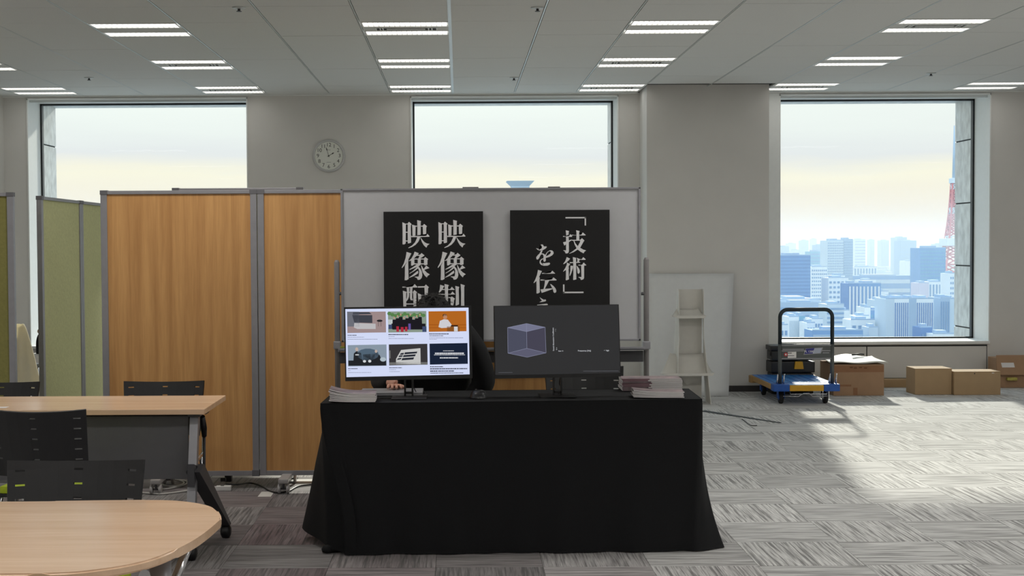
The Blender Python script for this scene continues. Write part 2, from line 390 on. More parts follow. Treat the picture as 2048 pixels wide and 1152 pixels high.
# ceiling boards, rails
TS = 0.64; X0 = -0.057; Y0 = 9.66
lightcols = [k for k in range(-30, 30) if (k + 1) % 3 == 0]
tm = MB(); tm.box(0.009, TS - 0.009, 0.0018, TS - 0.0018, 0, 0.02)
tme = bpy.data.meshes.new('ceiling_board'); tm.b.to_mesh(tme); tm.b.free(); tme.materials.append(CEIL)
far = MB(); ntile = 0
lights = []
for i in range(-12, 16):
    for j in range(-20, 8):
        x = X0 + i * TS; y = Y0 + j * TS
        if x < XL or x + TS > XR + .1 or y < YB: continue
        hgt = TS
        if y + TS > YW: hgt = YW - y
        if hgt < 0.05: continue
        if x + TS / 2 > CO0 and x + TS / 2 < CO1 and y + hgt > YCOL + .3: continue
        isl = (i + 1) % 3 == 0 and j % 3 == 0
        if isl:
            if j >= -3 and -6 < x < 9: lights.append((i, j, x, y)); continue
        if y > 8.0 and -5.5 < x < 6.6:
            if hgt < TS:
                MB().box(x + 0.005, x + TS - 0.005, y + 0.002, YW, ZC, ZC + 0.02).build('ceiling_board', CEIL, ceiling)
            else:
                o = obj('ceiling_board', tme, ceiling); o.location = (x, y, ZC + random.uniform(-0.0006, 0.0006))
        else: far.box(x + 0.005, x + TS - 0.005, y + 0.002, y + hgt - 0.002, ZC, ZC + 0.02)
tag(far.build('ceiling_boards_beyond', CEIL, ceiling), kind='stuff')
for i in range(-12, 17):
    x = X0 + i * TS
    if x < XL or x > XR: continue
    m = MB()
    if i == 0: m.box(x - 0.012, x + 0.012, YB, YW, ZC - 0.002, ZC + 0.02).build('ceiling_rail', RAIL, ceiling)
    else: m.box(x - 0.0045, x + 0.0045, YB, YW, ZC - 0.0005, ZC + 0.012).build('ceiling_rail', RAIL, ceiling)
MB().box(XL, XR, YB, YW, ZC + 0.021, ZC + 0.029).build('ceiling_grid_backing', CEILGAP, ceiling)
# cornice strips at window heads
m = MB().box(XL, CO0, YW - 0.02, YW, ZC - 0.012, ZC).box(CO1, XR, YW - 0.02, YW, ZC - 0.012, ZC)
S(m, 'trim_1', TRIM)
# luminaires
LAMP = emis('lamp_strip', (255, 252, 246), 2.4)
LOUV = mat('louvre', (240, 240, 238), 0.3, 0.1)
def luminaire(label, vent):
    t = thing('ceiling_light', label, 'light', (0, 0, ZC), 0, 'ceiling lights')
    MB().box(0.006, TS - 0.006, 0.004, TS - 0.004, 0.012, 0.028).build('housing', TRIM, t)
    MB().box(0.01, TS - 0.01, 0.225, 0.40, -0.001, 0.012).build('centre_panel', CEIL, t)
    MB().box(0.006, TS - 0.006, 0.605, TS - 0.003, -0.001, 0.012).build('edge_panel', CEIL, t)
    for (y0, y1) in ((0.02, 0.21), (0.415, 0.60)):
        MB().box(0.02, TS - 0.02, y0 + 0.01, y1 - 0.01, 0.008, 0.010).build('lamp_strip', LAMP, t)
        m = MB(); m.box(0.008, TS - 0.008, y0, y0 + 0.008, -0.003, 0.012).box(0.008, TS - 0.008, y1 - 0.008, y1, -0.003, 0.012)
        for k in range(17):
            x = 0.02 + k * 0.0375; m.box(x - 0.0012, x + 0.0012, y0, y1, -0.003, 0.008)
        m.build('louvre', LOUV, t)
    if vent:
        m = MB()
        for (x0, x1) in ((0.10, 0.545),): m.box(x0, x1, 0.245, 0.255, -0.006, 0).box(x0, x1, 0.37, 0.38, -0.006, 0)
        for x in (0.10, 0.13, 0.15, 0.48, 0.505, 0.54): m.box(x, x + 0.008, 0.255, 0.37, -0.006, 0)
        m.box(0.18, 0.46, 0.300, 0.322, -0.008, 0)
        m.build('air_slot', TRIM, t)
        MB().box(0.108, 0.54, 0.255, 0.37, -0.0022, -0.001).build('slot_opening', CEILGAP, t)
    return t
names_c = {11: 'beyond the right edge', -7: 'far left edge', -4: 'left side', -1: 'centre', 2: 'right of centre', 5: 'right side', 8: 'far right edge'}
names_r = {-3: 'row overhead', 0: 'nearest row in view', 3: 'middle row', 6: 'row by the windows'}
plain = luminaire('twin strip ceiling light', False); vented = luminaire('twin strip ceiling light', True)
used = {0: False, 1: False}
ventset = {(-1, 0), (-1, 6), (-4, 3), (-4, 6), (2, 3), (2, 6), (5, 0), (5, 6)}
for (i, j, x, y) in lights:
    v = (i, j) in ventset; src = vented if v else plain
    px, py = proj((x + TS / 2, y + TS / 2, ZC)) if y > 0.5 else (-999, -999)
    k = 1 if v else 0
    lab = 'twin strip ceiling light %s, %s, %s' % ('with central air slot' if v else 'with plain centre panel', names_r.get(j, 'row overhead'), names_c.get(i, 'edge'))
    if not used[k]:
        src.location = (x, y, ZC); src['label'] = lab; used[k] = True
    else: dup(src, (x, y, ZC), 0, lab)
# sprinklers
for (px, py, lab) in ((478, 15, 'small ceiling sprinkler at the top left, near the second rail'), (178, 155, 'small ceiling sprinkler above the left window'),
                      (1075, 15, 'small ceiling sprinkler at the top centre beside a rail'), (1028, 155, 'small ceiling sprinkler above the middle window'),
                      (1862, 146, 'small ceiling sprinkler above the right window')):
    g = G(px, py, ZC - 0.0005)
    t = thing('sprinkler', lab, 'sprinkler', tuple(g), 0, 'ceiling sprinklers')
    MB().lathe([(0.045, 0.0), (0.04, -0.006), (0.012, -0.01)], (0, 0, 0)).build('escutcheon', RAIL, t)
    MB().lathe([(0.009, -0.008), (0.009, -0.022), (0.018, -0.024), (0.018, -0.027)], (0, 0, 0), n=12).build('sprinkler_head', DGREY, t)
# carpet tiles
tm = MB(); tm.box(-0.2492, 0.2492, -0.2492, 0.2492, -0.006, 0, 0.0012)
tme = bpy.data.meshes.new('carpet_tile'); tm.b.to_mesh(tme); tm.b.free(); tme.materials.append(CARPET)
tiles = []
for i in range(-14, 13):
    for j in range(-6, 17):
        cx = 1.383 + 0.25 + i * 0.5; cy = 6.3 + 0.25 + j * 0.5
        if cy > YW - 0.2 or cx < -6.5 or cx > 7: continue
        px, py = proj((cx, cy, 0))
        vis = -120 < px < 2160 and py < 1260 and not (700 < px < 1340 and 700 < py < 1060)
        tiles.append((-py if vis else 999 - py, cx, cy, (i + j) % 2))
tiles.sort(key=lambda q: q[0])
rest = MB()
for n_, (k, cx, cy, par) in enumerate(tiles):
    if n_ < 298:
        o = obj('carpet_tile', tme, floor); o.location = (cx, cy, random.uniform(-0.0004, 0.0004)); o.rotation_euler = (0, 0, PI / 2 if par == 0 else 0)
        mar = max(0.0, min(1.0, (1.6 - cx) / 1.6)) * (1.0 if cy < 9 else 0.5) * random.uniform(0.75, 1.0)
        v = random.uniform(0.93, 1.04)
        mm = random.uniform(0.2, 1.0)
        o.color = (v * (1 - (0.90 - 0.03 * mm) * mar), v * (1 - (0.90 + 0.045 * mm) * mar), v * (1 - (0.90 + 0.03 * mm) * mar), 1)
    else: rest.box(cx - 0.2492, cx + 0.2492, cy - 0.2492, cy + 0.2492, -0.006, 0)
o = tag(rest.build('carpet_tiles_beyond', CARPET, floor), kind='stuff'); o.color = (1, 1, 1, 1)

# ------------------------------------------------------------------ city outside
CG = -150.0
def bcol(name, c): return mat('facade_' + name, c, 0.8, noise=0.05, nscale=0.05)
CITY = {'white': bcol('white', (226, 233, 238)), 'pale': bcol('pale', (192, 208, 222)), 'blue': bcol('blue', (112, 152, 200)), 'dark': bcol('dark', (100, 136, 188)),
        'teal': bcol('teal', (120, 172, 200)), 'grey': bcol('grey', (158, 182, 208)), 'pink': bcol('pink', (206, 200, 216))}  # facade colours hold some of the distant haze's blue
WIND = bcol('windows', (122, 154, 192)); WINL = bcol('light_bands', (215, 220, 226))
ground = S(MB().box(-5000, 8000, 600, 12000, CG - 2, CG), 'ground_city', bcol('ground', (128, 138, 144)))
FOOT = []
def building(px0, px1, pt, D, dep, colr, label, pat=None, wm=None, roof=True, cat='building', group=None, name='building', crown=None):
    a = P(px0, pt, D); b = P(px1, pt, D); zt = (a.z + b.z) / 2
    if px0 > 918: pass
    t = thing(name, label, cat, ((a.x + b.x) / 2, D, CG), 0, group)
    w = (b.x - a.x) / 2; h = zt - CG; FOOT.append(((a.x + b.x) / 2 - w - 1, (a.x + b.x) / 2 + w + 1, D - 1, D + dep + 1))
    MB().box(-w, w, 0, dep, 0, h).build('facade', CITY[colr], t)
    if roof:
        MB().box(-w * 0.5, w * 0.4, dep * .2, dep * .7, h, h + max(2.5, h * 0.02)).box(-w, w, 0, 0.6, h, h + 1.0).build('roof_plant', CITY['grey'], t)
    if pat:
        kind, n1, n2 = pat; m = MB(); d = 0.4
        zlo = max(0, h * 0.02)
        if kind == 'grid':
            for i in range(n1):
                for k in range(n2):
                    x0 = -w + (i + 0.22) * 2 * w / n1; x1 = -w + (i + 0.8) * 2 * w / n1
                    z0 = zlo + (k + 0.25) * (h - zlo - 2) / n2; z1 = zlo + (k + 0.7) * (h - zlo - 2) / n2
                    m.box(x0, x1, -d, 0.05, z0, z1)
        elif kind == 'vert':
            for i in range(n1):
                x0 = -w + (i + 0.2) * 2 * w / n1; x1 = -w + (i + 0.65) * 2 * w / n1; m.box(x0, x1, -d, 0.05, 2, h - 3)
        elif kind == 'horiz':
            for k in range(n2):
                z0 = zlo + (k + 0.3) * (h - zlo - 2) / n2; z1 = zlo + (k + 0.72) * (h - zlo - 2) / n2; m.box(-w * 0.98, w * 0.98, -d, 0.05, z0, z1)
        o = m.build('window_rows', wm or WIND, t); o['kind'] = 'stuff'
    if crown:
        MB().hexa([(-w, 0, h - 9), (w, 0, h - 9), (w, dep, h - 9), (-w, dep, h - 9), (-w - crown, -3, h), (w + crown, -3, h), (w + crown, dep + 3, h), (-w - crown, dep + 3, h)]).build('flared_crown', CITY['pale'], t)
    return t
B = building
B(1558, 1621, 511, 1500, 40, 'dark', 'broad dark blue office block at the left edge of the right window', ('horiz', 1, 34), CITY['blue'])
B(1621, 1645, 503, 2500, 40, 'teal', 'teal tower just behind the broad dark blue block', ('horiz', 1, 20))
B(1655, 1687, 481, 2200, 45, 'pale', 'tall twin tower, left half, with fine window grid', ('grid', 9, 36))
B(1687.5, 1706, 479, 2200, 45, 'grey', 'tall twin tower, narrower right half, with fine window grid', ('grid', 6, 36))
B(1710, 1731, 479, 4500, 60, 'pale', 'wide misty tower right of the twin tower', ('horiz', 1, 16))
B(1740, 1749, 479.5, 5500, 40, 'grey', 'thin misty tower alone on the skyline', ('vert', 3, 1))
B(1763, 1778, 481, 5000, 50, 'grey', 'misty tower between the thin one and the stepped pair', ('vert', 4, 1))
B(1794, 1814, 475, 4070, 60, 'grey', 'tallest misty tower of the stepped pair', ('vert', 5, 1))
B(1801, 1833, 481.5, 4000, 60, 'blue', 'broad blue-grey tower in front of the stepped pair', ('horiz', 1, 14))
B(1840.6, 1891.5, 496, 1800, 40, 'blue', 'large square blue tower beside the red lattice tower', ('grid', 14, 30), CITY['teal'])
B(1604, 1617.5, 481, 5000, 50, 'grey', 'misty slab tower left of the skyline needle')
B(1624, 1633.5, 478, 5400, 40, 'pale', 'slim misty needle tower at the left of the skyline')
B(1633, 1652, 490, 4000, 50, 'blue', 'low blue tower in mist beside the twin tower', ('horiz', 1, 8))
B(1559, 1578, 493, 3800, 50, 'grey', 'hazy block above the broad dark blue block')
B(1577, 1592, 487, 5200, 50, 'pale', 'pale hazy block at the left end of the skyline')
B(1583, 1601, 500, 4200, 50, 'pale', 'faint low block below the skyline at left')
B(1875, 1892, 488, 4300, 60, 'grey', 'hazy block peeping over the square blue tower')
B(1623, 1654, 534, 1700, 30, 'white', 'white apartment tower with small square windows', ('grid', 8, 26))
B(1657, 1697, 556, 1500, 30, 'white', 'white stepped apartment block below the twin tower', ('grid', 5, 20))
B(1663, 1690, 551, 1531, 20, 'white', 'upper step of white apartments below the twin tower')
B(1697, 1718, 567, 1400, 30, 'dark', 'dark blue office wing with pale stripes, left part', ('vert', 3, 1), WINL)
B(1718, 1762, 567, 1400, 30, 'blue', 'blue office block with pale vertical stripes', ('vert', 6, 1), WINL)
B(1698, 1838, 552, 2300, 60, 'blue', 'long low blue hall with horizontal bands', ('horiz', 1, 6), CITY['pale'])
B(1720, 1752, 560, 2265, 30, 'white', 'long white roof block before the blue hall', ('horiz', 1, 8))
B(1708, 1754, 534, 2600, 40, 'white', 'white housing slab with dark upright bands', ('vert', 8, 1))
B(1811, 1838, 522, 2900, 40, 'white', 'plain white hall left of the square blue tower')
B(1750, 1777, 583, 1500, 30, 'white', 'small white block with a flat roof above the striped office', ('horiz', 1, 16))
B(1750, 1772, 600, 1250, 25, 'pale', 'pale block with a few dark square windows', ('grid', 3, 12))
B(1772, 1789, 598, 1100, 30, 'pale', 'blank pale side wing of the striped office')
B(1789, 1818, 598, 1100, 30, 'white', 'striped white office with dark upright windows, left wing', ('vert', 7, 1), CITY['dark'])
B(1818, 1833, 598, 1100, 30, 'grey', 'grey glazed middle bay of the striped office')
B(1833, 1867, 598, 1100, 30, 'white', 'striped white office with dark upright windows, right wing', ('vert', 8, 1), CITY['dark'])
B(1867, 1881, 606, 1150, 30, 'white', 'narrow glass block right of the striped office', ('grid', 2, 8), CITY['teal'])
B(1881, 1900, 596, 1120, 30, 'grey', 'plain grey-blue tower near the stone pier, low right', ('vert', 4, 1))
B(1900, 1912, 598, 1120, 30, 'pale', 'pale tower slice against the stone pier, low right')
B(1838, 1858, 566, 1650, 30, 'pink', 'pinkish grey block below the square blue tower')
B(1858, 1890, 564, 1650, 30, 'white', 'white block with dark upright bays below the blue tower', ('vert', 5, 1))
B(1900, 1912, 547, 1500, 30, 'white', 'white tower with dotted windows in front of the lattice tower', ('grid', 3, 20))
B(1654, 1688, 609, 1250, 30, 'pale', 'pale office with four broad blue bands', ('horiz', 1, 22))
B(1688, 1699, 621, 1250, 30, 'white', 'small white side wing right of the banded office')
B(1559, 1640, 599, 1350, 60, 'pale', 'long flat-roofed pale hall across the lower left', ('horiz', 1, 14))
B(1559, 1654, 606, 1320, 30, 'grey', 'grey terrace in front of the flat-roofed hall', ('horiz', 1, 12))
B(1578, 1598, 634, 1120, 25, 'white', 'white ribbed block seen through the cart handle', ('vert', 7, 1), CITY['pale'])
B(1598, 1610, 632, 1120, 25, 'teal', 'teal banded wing of the ribbed block', ('horiz', 1, 20))
B(1614, 1630, 646, 1090, 25, 'white', 'white stepped flats inside the cart handle, lower step', ('grid', 3, 14))
B(1624, 1646, 638, 1116, 25, 'white', 'white stepped flats inside the cart handle, upper step', ('grid', 4, 14))
B(1625, 1726, 661, 1040, 25, 'blue', 'long low dark office along the window ledge', ('horiz', 1, 20), CITY['grey'])
B(1702, 1750, 640, 1120, 25, 'white', 'white sloping-roofed block at lower centre', ('grid', 4, 10))
B(1712, 1738, 632, 1146, 20, 'white', 'top storey block of the white building at lower centre')
B(1741, 1764, 621, 1180, 25, 'blue', 'blue glass block left of the striped office', ('grid', 4, 16), CITY['teal'])
B(1729, 1741, 615, 1180, 25, 'white', 'white stair tower beside the blue glass block')
B(1738, 1756, 655, 1060, 20, 'pale', 'pair of pale low blocks near the ledge')
B(1842, 1864, 655, 1045, 20, 'dark', 'small dark-windowed block under the striped office', ('grid', 3, 8))
B(1866, 1909, 668, 1030, 20, 'white', 'low white block with dark slots at lower right', ('vert', 12, 1), CITY['dark'])
B(1560, 1576, 650, 1080, 20, 'white', 'small white corner block at lower left of the window', ('grid', 2, 10))
# tower with flared top behind the middle window
t = thing('building', 'pale blue tower with a flared crown rising behind the whiteboard', 'building', (P(1041, 400, 900).x, 900, CG))
zt = P(1041, 362, 900).z - CG; w1 = (P(1068, 362, 900).x - P(1013, 362, 900).x) / 2; w0 = w1 * 0.66; zb = P(1041, 369, 900).z - CG
MB().box(-w0, w0, 0, 2 * w0, 0, zb).build('shaft', CITY['pale'], t)
MB().hexa([(-w0, 0, zb - 1), (w0, 0, zb - 1), (w0, 2 * w0, zb - 1), (-w0, 2 * w0, zb - 1), (-w1, -4, zt), (w1, -4, zt), (w1, 2 * w0 + 4, zt), (-w1, 2 * w0 + 4, zt)]).build('flared_crown', CITY['pale'], t)
m = MB()
for k in range(5): m.box(-w0 * 0.9 + k * w0 * 0.4, -w0 * 0.75 + k * w0 * 0.4, -0.4, 0, 40, zb - 3)
tag(m.build('window_rows', WIND, t), kind='stuff')
# lattice tower
RED_HAZED = bcol('hazed_red_steel', (222, 132, 128)); TD = 2100  # red paled towards pink, with the haze mixed into the colour
def lattice():
    c = P(1926, 489, TD); t = thing('lattice_tower', 'red and white steel lattice tower half hidden by the stone pier', 'tower', (c.x, TD, CG))
    def hw(z): return 46 * (1 - z / 260) ** 2.1 + 3.5 if z < 250 else 3.0
    for (sx, sy) in ((-1, -1), (1, -1), (1, 1), (-1, 1)):
        pts = [(sx * hw(z), sy * hw(z) + 40, z) for z in range(0, 251, 25)]
        MB().tube(pts[:6], 1.8, n=6).build('leg', RED_HAZED, t)
        MB().tube(pts[5:], 1.5, n=6).build('leg', RED_HAZED, t)
    zs = [0, 30, 55, 78, 98, 116, 132, 145, 160, 172, 183, 194, 204, 214, 223, 232, 241, 250]
    mr, mw = MB(), MB()
    for k, (a, b) in enumerate(zip(zs, zs[1:])):
        m = mw if k % 4 == 3 else mr
        for (s1, s2) in (((-1, -1), (1, -1)), ((-1, 1), (1, 1)), ((-1, -1), (-1, 1)), ((1, -1), (1, 1))):
            A = (s1[0] * hw(a), s1[1] * hw(a) + 40, a); Bp = (s2[0] * hw(b), s2[1] * hw(b) + 40, b)
            A2 = (s2[0] * hw(a), s2[1] * hw(a) + 40, a); B2 = (s1[0] * hw(b), s1[1] * hw(b) + 40, b)
            m.tube([A, Bp], 1.0, n=4); m.tube([A2, B2], 1.0, n=4); m.tube([B2, Bp], 1.0, n=4)
    tag(mr.build('red_bracing', RED_HAZED, t), 'red bracing'); tag(mw.build('white_bracing', CITY['white'], t), 'white bracing')
    MB().box(-17, 17, 23, 57, 145, 157, 1).build('observation_deck', CITY['white'], t)
    MB().box(-6, 6, 34, 46, 243, 251, 1).build('upper_deck', CITY['white'], t)
    MB().tube([(0, 40, 250), (0, 40, 290), (0, 40, 333)], [3.0, 2.0, 0.8], n=8).build('mast', CITY['pale'], t)
lattice()
FOOT += [(t.location.x - 40, t.location.x + 40, 895, 960), (P(1926, 489, TD).x - 52, P(1926, 489, TD).x + 52, TD - 10, TD + 95)]
random.seed(21)
nb = 0
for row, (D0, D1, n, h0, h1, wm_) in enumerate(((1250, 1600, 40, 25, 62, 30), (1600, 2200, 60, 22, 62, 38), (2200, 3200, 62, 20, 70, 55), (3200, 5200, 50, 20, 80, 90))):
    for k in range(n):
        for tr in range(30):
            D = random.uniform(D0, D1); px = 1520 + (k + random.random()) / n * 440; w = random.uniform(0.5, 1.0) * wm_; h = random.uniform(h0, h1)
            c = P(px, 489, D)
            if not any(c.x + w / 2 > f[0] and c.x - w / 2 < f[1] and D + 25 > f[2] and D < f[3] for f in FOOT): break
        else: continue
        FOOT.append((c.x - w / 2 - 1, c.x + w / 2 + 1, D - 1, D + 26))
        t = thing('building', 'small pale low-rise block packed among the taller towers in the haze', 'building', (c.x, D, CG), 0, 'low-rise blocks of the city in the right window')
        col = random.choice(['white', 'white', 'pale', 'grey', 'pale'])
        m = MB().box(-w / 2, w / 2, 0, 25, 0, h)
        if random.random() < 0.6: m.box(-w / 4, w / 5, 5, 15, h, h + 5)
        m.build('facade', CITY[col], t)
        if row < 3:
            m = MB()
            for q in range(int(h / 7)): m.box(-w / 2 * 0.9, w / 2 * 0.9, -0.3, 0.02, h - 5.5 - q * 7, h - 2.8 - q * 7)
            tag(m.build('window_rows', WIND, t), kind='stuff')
# the rest of the city, either side of what the right window shows
m = MB()
for px0, px1, cnt in ((-700, 1500, 420), (1980, 3000, 200)):
    for k in range(cnt):
        D = 1250 + 3600 * random.random() ** 1.5; c = P(random.uniform(px0, px1), 489, D); w = random.uniform(15, 45); h = random.choice((30, 45, 60, 60, 90, 120)) * random.uniform(0.7, 1.1)
        m.box(c.x - w / 2, c.x + w / 2, D, D + 25, CG, CG + h)
tag(m.build('city_blocks', CITY['pale']), 'mass of pale city blocks to either side of the view', 'buildings', kind='stuff')
# haze over the city
hz = bpy.data.materials.new('city_haze'); hz.use_nodes = True; t = hz.node_tree; t.nodes.clear()
vs = t.nodes.new('ShaderNodeVolumeScatter'); vs.inputs['Color'].default_value = (0.60, 0.80, 1.0, 1); vs.inputs['Density'].default_value = 1 / 3000.0; vs.inputs['Anisotropy'].default_value = 0.2
mo = t.nodes.new('ShaderNodeOutputMaterial'); t.links.new(vs.outputs[0], mo.inputs['Volume'])
o = MB().box(-5000, 8000, 700, 11500, CG + 0.5, 42).build('haze', hz)
tag(o, 'pale blue haze lying over the distant city', 'haze', kind='stuff')

# ------------------------------------------------------------------ wall clock
c = P(658, 312, YW)
t = thing('wall_clock', 'round silver-rimmed wall clock on the wall between the left and middle windows', 'clock', (c.x, YW, c.z))
R = 0.172
MB().lathe([(R, 0.0), (R, -0.02), (R - 0.008, -0.034), (R - 0.022, -0.036), (R - 0.026, -0.024)], (0, 0, 0), 'y', 48, False).build('rim', mat('silver_rim', (200, 200, 200), 0.4, 0.2), t)
MB().lathe([(R - 0.024, -0.0245), (R - 0.021, -0.030), (R - 0.0235, -0.0315)], (0, 0, 0), 'y', 48, False).build('inner_ring', BLACKP, t)
MB().lathe([(R - 0.026, -0.020), (R - 0.026, -0.027)], (0, 0, 0), 'y', 48).build('dial', mat('dial', (232, 234, 226), 0.5), t)
dk = mat('clock_ink', (18, 18, 18), 0.5)
for k in range(1, 13):
    a = PI / 2 - k * PI / 6; r = 0.113
    text_obj('numeral', str(k), 0.054, Matrix.Translation((r * math.cos(a), -0.0275, r * math.sin(a))) @ UPR, dk, t)
def hand(name, ang, ln, w):
    a = PI / 2 - ang; d = Vector((math.cos(a), 0, math.sin(a))); q = Vector((-d.z, 0, d.x)); pts = [(-0.015, w * .5), (ln * .55, w * .5), (ln * .75, w * 1.6), (ln, 0.0006)]
    ol = [d * u + q * v for u, v in pts] + [d * u - q * v for u, v in reversed(pts)]
    MB().prism([(p.x, p.z) for p in ol], 'y', -0.030, -0.0285).build(name, dk, t)
hand('hour_hand', math.radians(59), 0.065, 0.004); hand('minute_hand', math.radians(-17), 0.095, 0.003)
MB().lathe([(0.006, -0.028), (0.006, -0.033)], (0, 0, 0), 'y', 16).build('pivot', dk, t)
g = MB().box(-0.02, 0.02, -0.0282, -0.0275, 0.060, 0.063).box(-0.022, 0.022, -0.0282, -0.0275, -0.068, -0.065).build('dial_print', MGREY, t); g['kind'] = 'stuff'

# ------------------------------------------------------------------ partitions
YP = 8.4
FOOTG = mat('foot_grey', (168, 166, 166), 0.5)
def partition(label, xa, xb, z0, z1, y, face, group=None, yaw=0, feet=(0.25,), th=0.035, post=0.042, origin=None):
    """flat panel from xa to xb in its own frame; local origin at (xa, y)"""
    t = thing('partition_panel', label, 'partition', origin if origin else (xa, y, 0), yaw, group)
    w = xb - xa
    MB().box(0.002, post, -th / 2, th / 2, z0, z1, 0.004).build('post', ALU, t)
    MB().box(w - post, w - 0.002, -th / 2, th / 2, z0, z1, 0.004).build('post', ALU, t)
    MB().box(post, w - post, -th / 2, th / 2, z1 - 0.022, z1, 0.003).build('top_rail', ALU, t)
    MB().box(post, w - post, -th / 2, th / 2, z0, z0 + 0.03, 0.003).build('bottom_rail', ALU, t)
    m = MB().box(0, post + 0.004, -th / 2 - 0.003, th / 2 + 0.003, z1 - 0.024, z1 + 0.003, 0.002).box(w - post - 0.004, w, -th / 2 - 0.003, th / 2 + 0.003, z1 - 0.024, z1 + 0.003, 0.002)
    m.box(w - post - 0.004, w, -th / 2 - 0.003, th / 2 + 0.003, z0 - 0.003, z0 + 0.035, 0.002)
    m.build('corner_cap', ALUD, t)
    MB().box(post, w - post, -th / 2 + 0.010, th / 2 - 0.010, z0 + 0.03, z1 - 0.022).build('panel_face', face, t)
    for x in [f for f in feet if f]:
        MB().box(x - 0.03, x + 0.03, -0.22, 0.2, 0.064, 0.092, 0.008).build('foot', FOOTG, t)
        MB().box(x - 0.02, x + 0.02, -0.02, 0.02, 0.06, z0 + 0.01).build('foot_bracket', ALUD, t)
        for yy in (-0.19, 0.17):
            for sx in (-0.026, 0.026):
                MB().lathe([(0.022, -0.009), (0.03, -0.006), (0.03, 0.006), (0.022, 0.009)], (x + sx, yy, 0.0305), 'x', 18).build('caster', FOOTG, t)
            MB().tube([(x - 0.03, yy, 0.0305), (x + 0.03, yy, 0.0305)], 0.006, n=8).tube([(x, yy, 0.0305), (x, yy, 0.07)], 0.008, n=8).build('axle', ALUD, t)
    return t
zt = P(360, 381, YP).z; zb = P(560, 950, YP).z
xa, xj, = P(204, 600, YP).x, P(516.5, 600, YP).x
W1 = xj - xa
gp = 'oak-faced partition panels'
partition('oak-faced partition panel at the left of the row, clear of the whiteboard', xa, xj, zb, zt, YP, OAK, gp, feet=(0.36,))
partition('oak-faced partition panel in the middle of the row, half behind the whiteboard', xj, xj + W1, zb, zt, YP, OAK, gp, feet=(0.17, W1 - 0.3))
partition('oak-faced partition panel behind the whiteboard and the right monitor', xj + W1, xj + 2 * W1, zb, zt, YP, OAK, gp, feet=(False, False))
# green run, going away from the viewer
gy0 = 2730 * (zt - 1.5) / (489 - 388.0); gx = P(79, 500, gy0).x
gx2 = P(160, 500, gy0 + 1.0).x
yw = math.atan2(1.0, gx2 - gx)
for k, lab in enumerate(('pale green fabric partition panel, near one of the receding run', 'pale green fabric partition panel, second of the receding run, sunlit low down')):
    o = (gx + math.cos(yw) * 1.0 * k, gy0 + math.sin(yw) * 1.0 * k, 0)
    partition(lab, 0, 1.0, zb, zt, 0, GREENF, 'green partition panels', yaw=yw, origin=o, feet=(False, False), post=0.045)
    for q in (0.1, 0.9):
        pass
# leftmost, facing the viewer
ya = 8.62; xb = P(31.5, 600, ya).x
partition('green partition panel at the left edge of the room, painted as in shade', xb - 1.0, xb, zb, zt, ya, GREENF_SHADE, 'green partition panels', feet=(0.3,))
# rear partition whose top rail peeps above the oak panels
yr = 8.95; z2 = P(420, 376.5, yr).z
partition('partition panel behind the oak ones, only its top rail showing', P(345, 400, yr).x, P(500, 400, yr).x + 0.35, zb, z2, yr, GREENF, None, feet=(False, False))

# ------------------------------------------------------------------ whiteboard
YWB = 8.1
t = thing('whiteboard', 'wide wheeled whiteboard with two black posters, in front of the oak partitions', 'whiteboard', (P(981, 600, YWB).x, YWB, 0))
wl, wr = P(682, 500, YWB).x, P(1281, 500, YWB).x; wt = P(981, 376, YWB).z; wbz = P(981, 683, YWB).z
MB().box(wl + 0.012, wr - 0.012, YWB - 0.004, YWB + 0.018, wbz + 0.01, wt - 0.01).build('writing_surface', WHITEB, t, True)
m = MB().box(wl, wl + 0.014, YWB - 0.012, YWB + 0.022, wbz, wt, 0.003).box(wr - 0.014, wr, YWB - 0.012, YWB + 0.022, wbz, wt, 0.003)
m.box(wl, wr, YWB - 0.012, YWB + 0.022, wt - 0.012, wt, 0.003).box(wl, wr, YWB - 0.012, YWB + 0.022, wbz, wbz + 0.014, 0.003)
m.build('frame', ALU, t, True)
for px, py in ((673.5, 520), (1292.5, 515)):
    p = P(px, py, YWB); x = p.x
    MB().tube([(x, YWB, 0.09), (x, YWB, p.z - 0.015), (x, YWB, p.z)], [0.0165, 0.0165, 0.010], n=16).build('pole', MGREY, t, True)
    q = P(px, 688, YWB).z
    MB().box(x - 0.022, x + 0.022, YWB - 0.025, YWB + 0.025, q - 0.03, q + 0.018, 0.006).build('collar', ALU, t, True)
    MB().tube([(x, YWB, q + 0.30), (x + (0.03 if px < 900 else -0.03), YWB, q + 0.30)], 0.010, n=10).build('pivot_knob', ALUD, t, True)
    MB().tube([(x, YWB - 0.27, 0.075), (x, YWB + 0.22, 0.075)], 0.02, n=12).build('foot', MGREY, t, True)
    for yy in (YWB - 0.25, YWB + 0.20):
        MB().lathe([(0.02, -0.012), (0.03, -0.008), (0.03, 0.008), (0.02, 0.012)], (x, yy, 0.0305), 'x', 18).build('caster', BLACKP, t, True)
zt_ = P(981, 697, YWB).z
MB().box(wl - 0.015, wr + 0.015, YWB - 0.085, YWB + 0.005, zt_ - 0.008, zt_ + 0.002, 0.003).box(wl - 0.015, wr + 0.015, YWB - 0.085, YWB - 0.08, zt_ - 0.008, zt_ + 0.012, 0.001).build('pen_tray', ALU, t, True)
q1 = P(981, 703, YWB).z; q2 = P(981, 727, YWB).z
MB().box(wl - 0.015, wr + 0.015, YWB - 0.012, YWB + 0.012, q2 + 0.006, q1, 0.004).build('cross_beam', DGREY, t, True)
lab_e = tag(MB().box(P(650 + 32, 697, YWB).x, P(697, 697, YWB).x, YWB - 0.07, YWB - 0.03, zt_ + 0.003, zt_ + 0.02, 0.004).build('whiteboard_eraser', mat('eraser_green', (120, 130, 40), 0.8)), 'small olive whiteboard eraser at the left end of the pen tray', 'eraser')
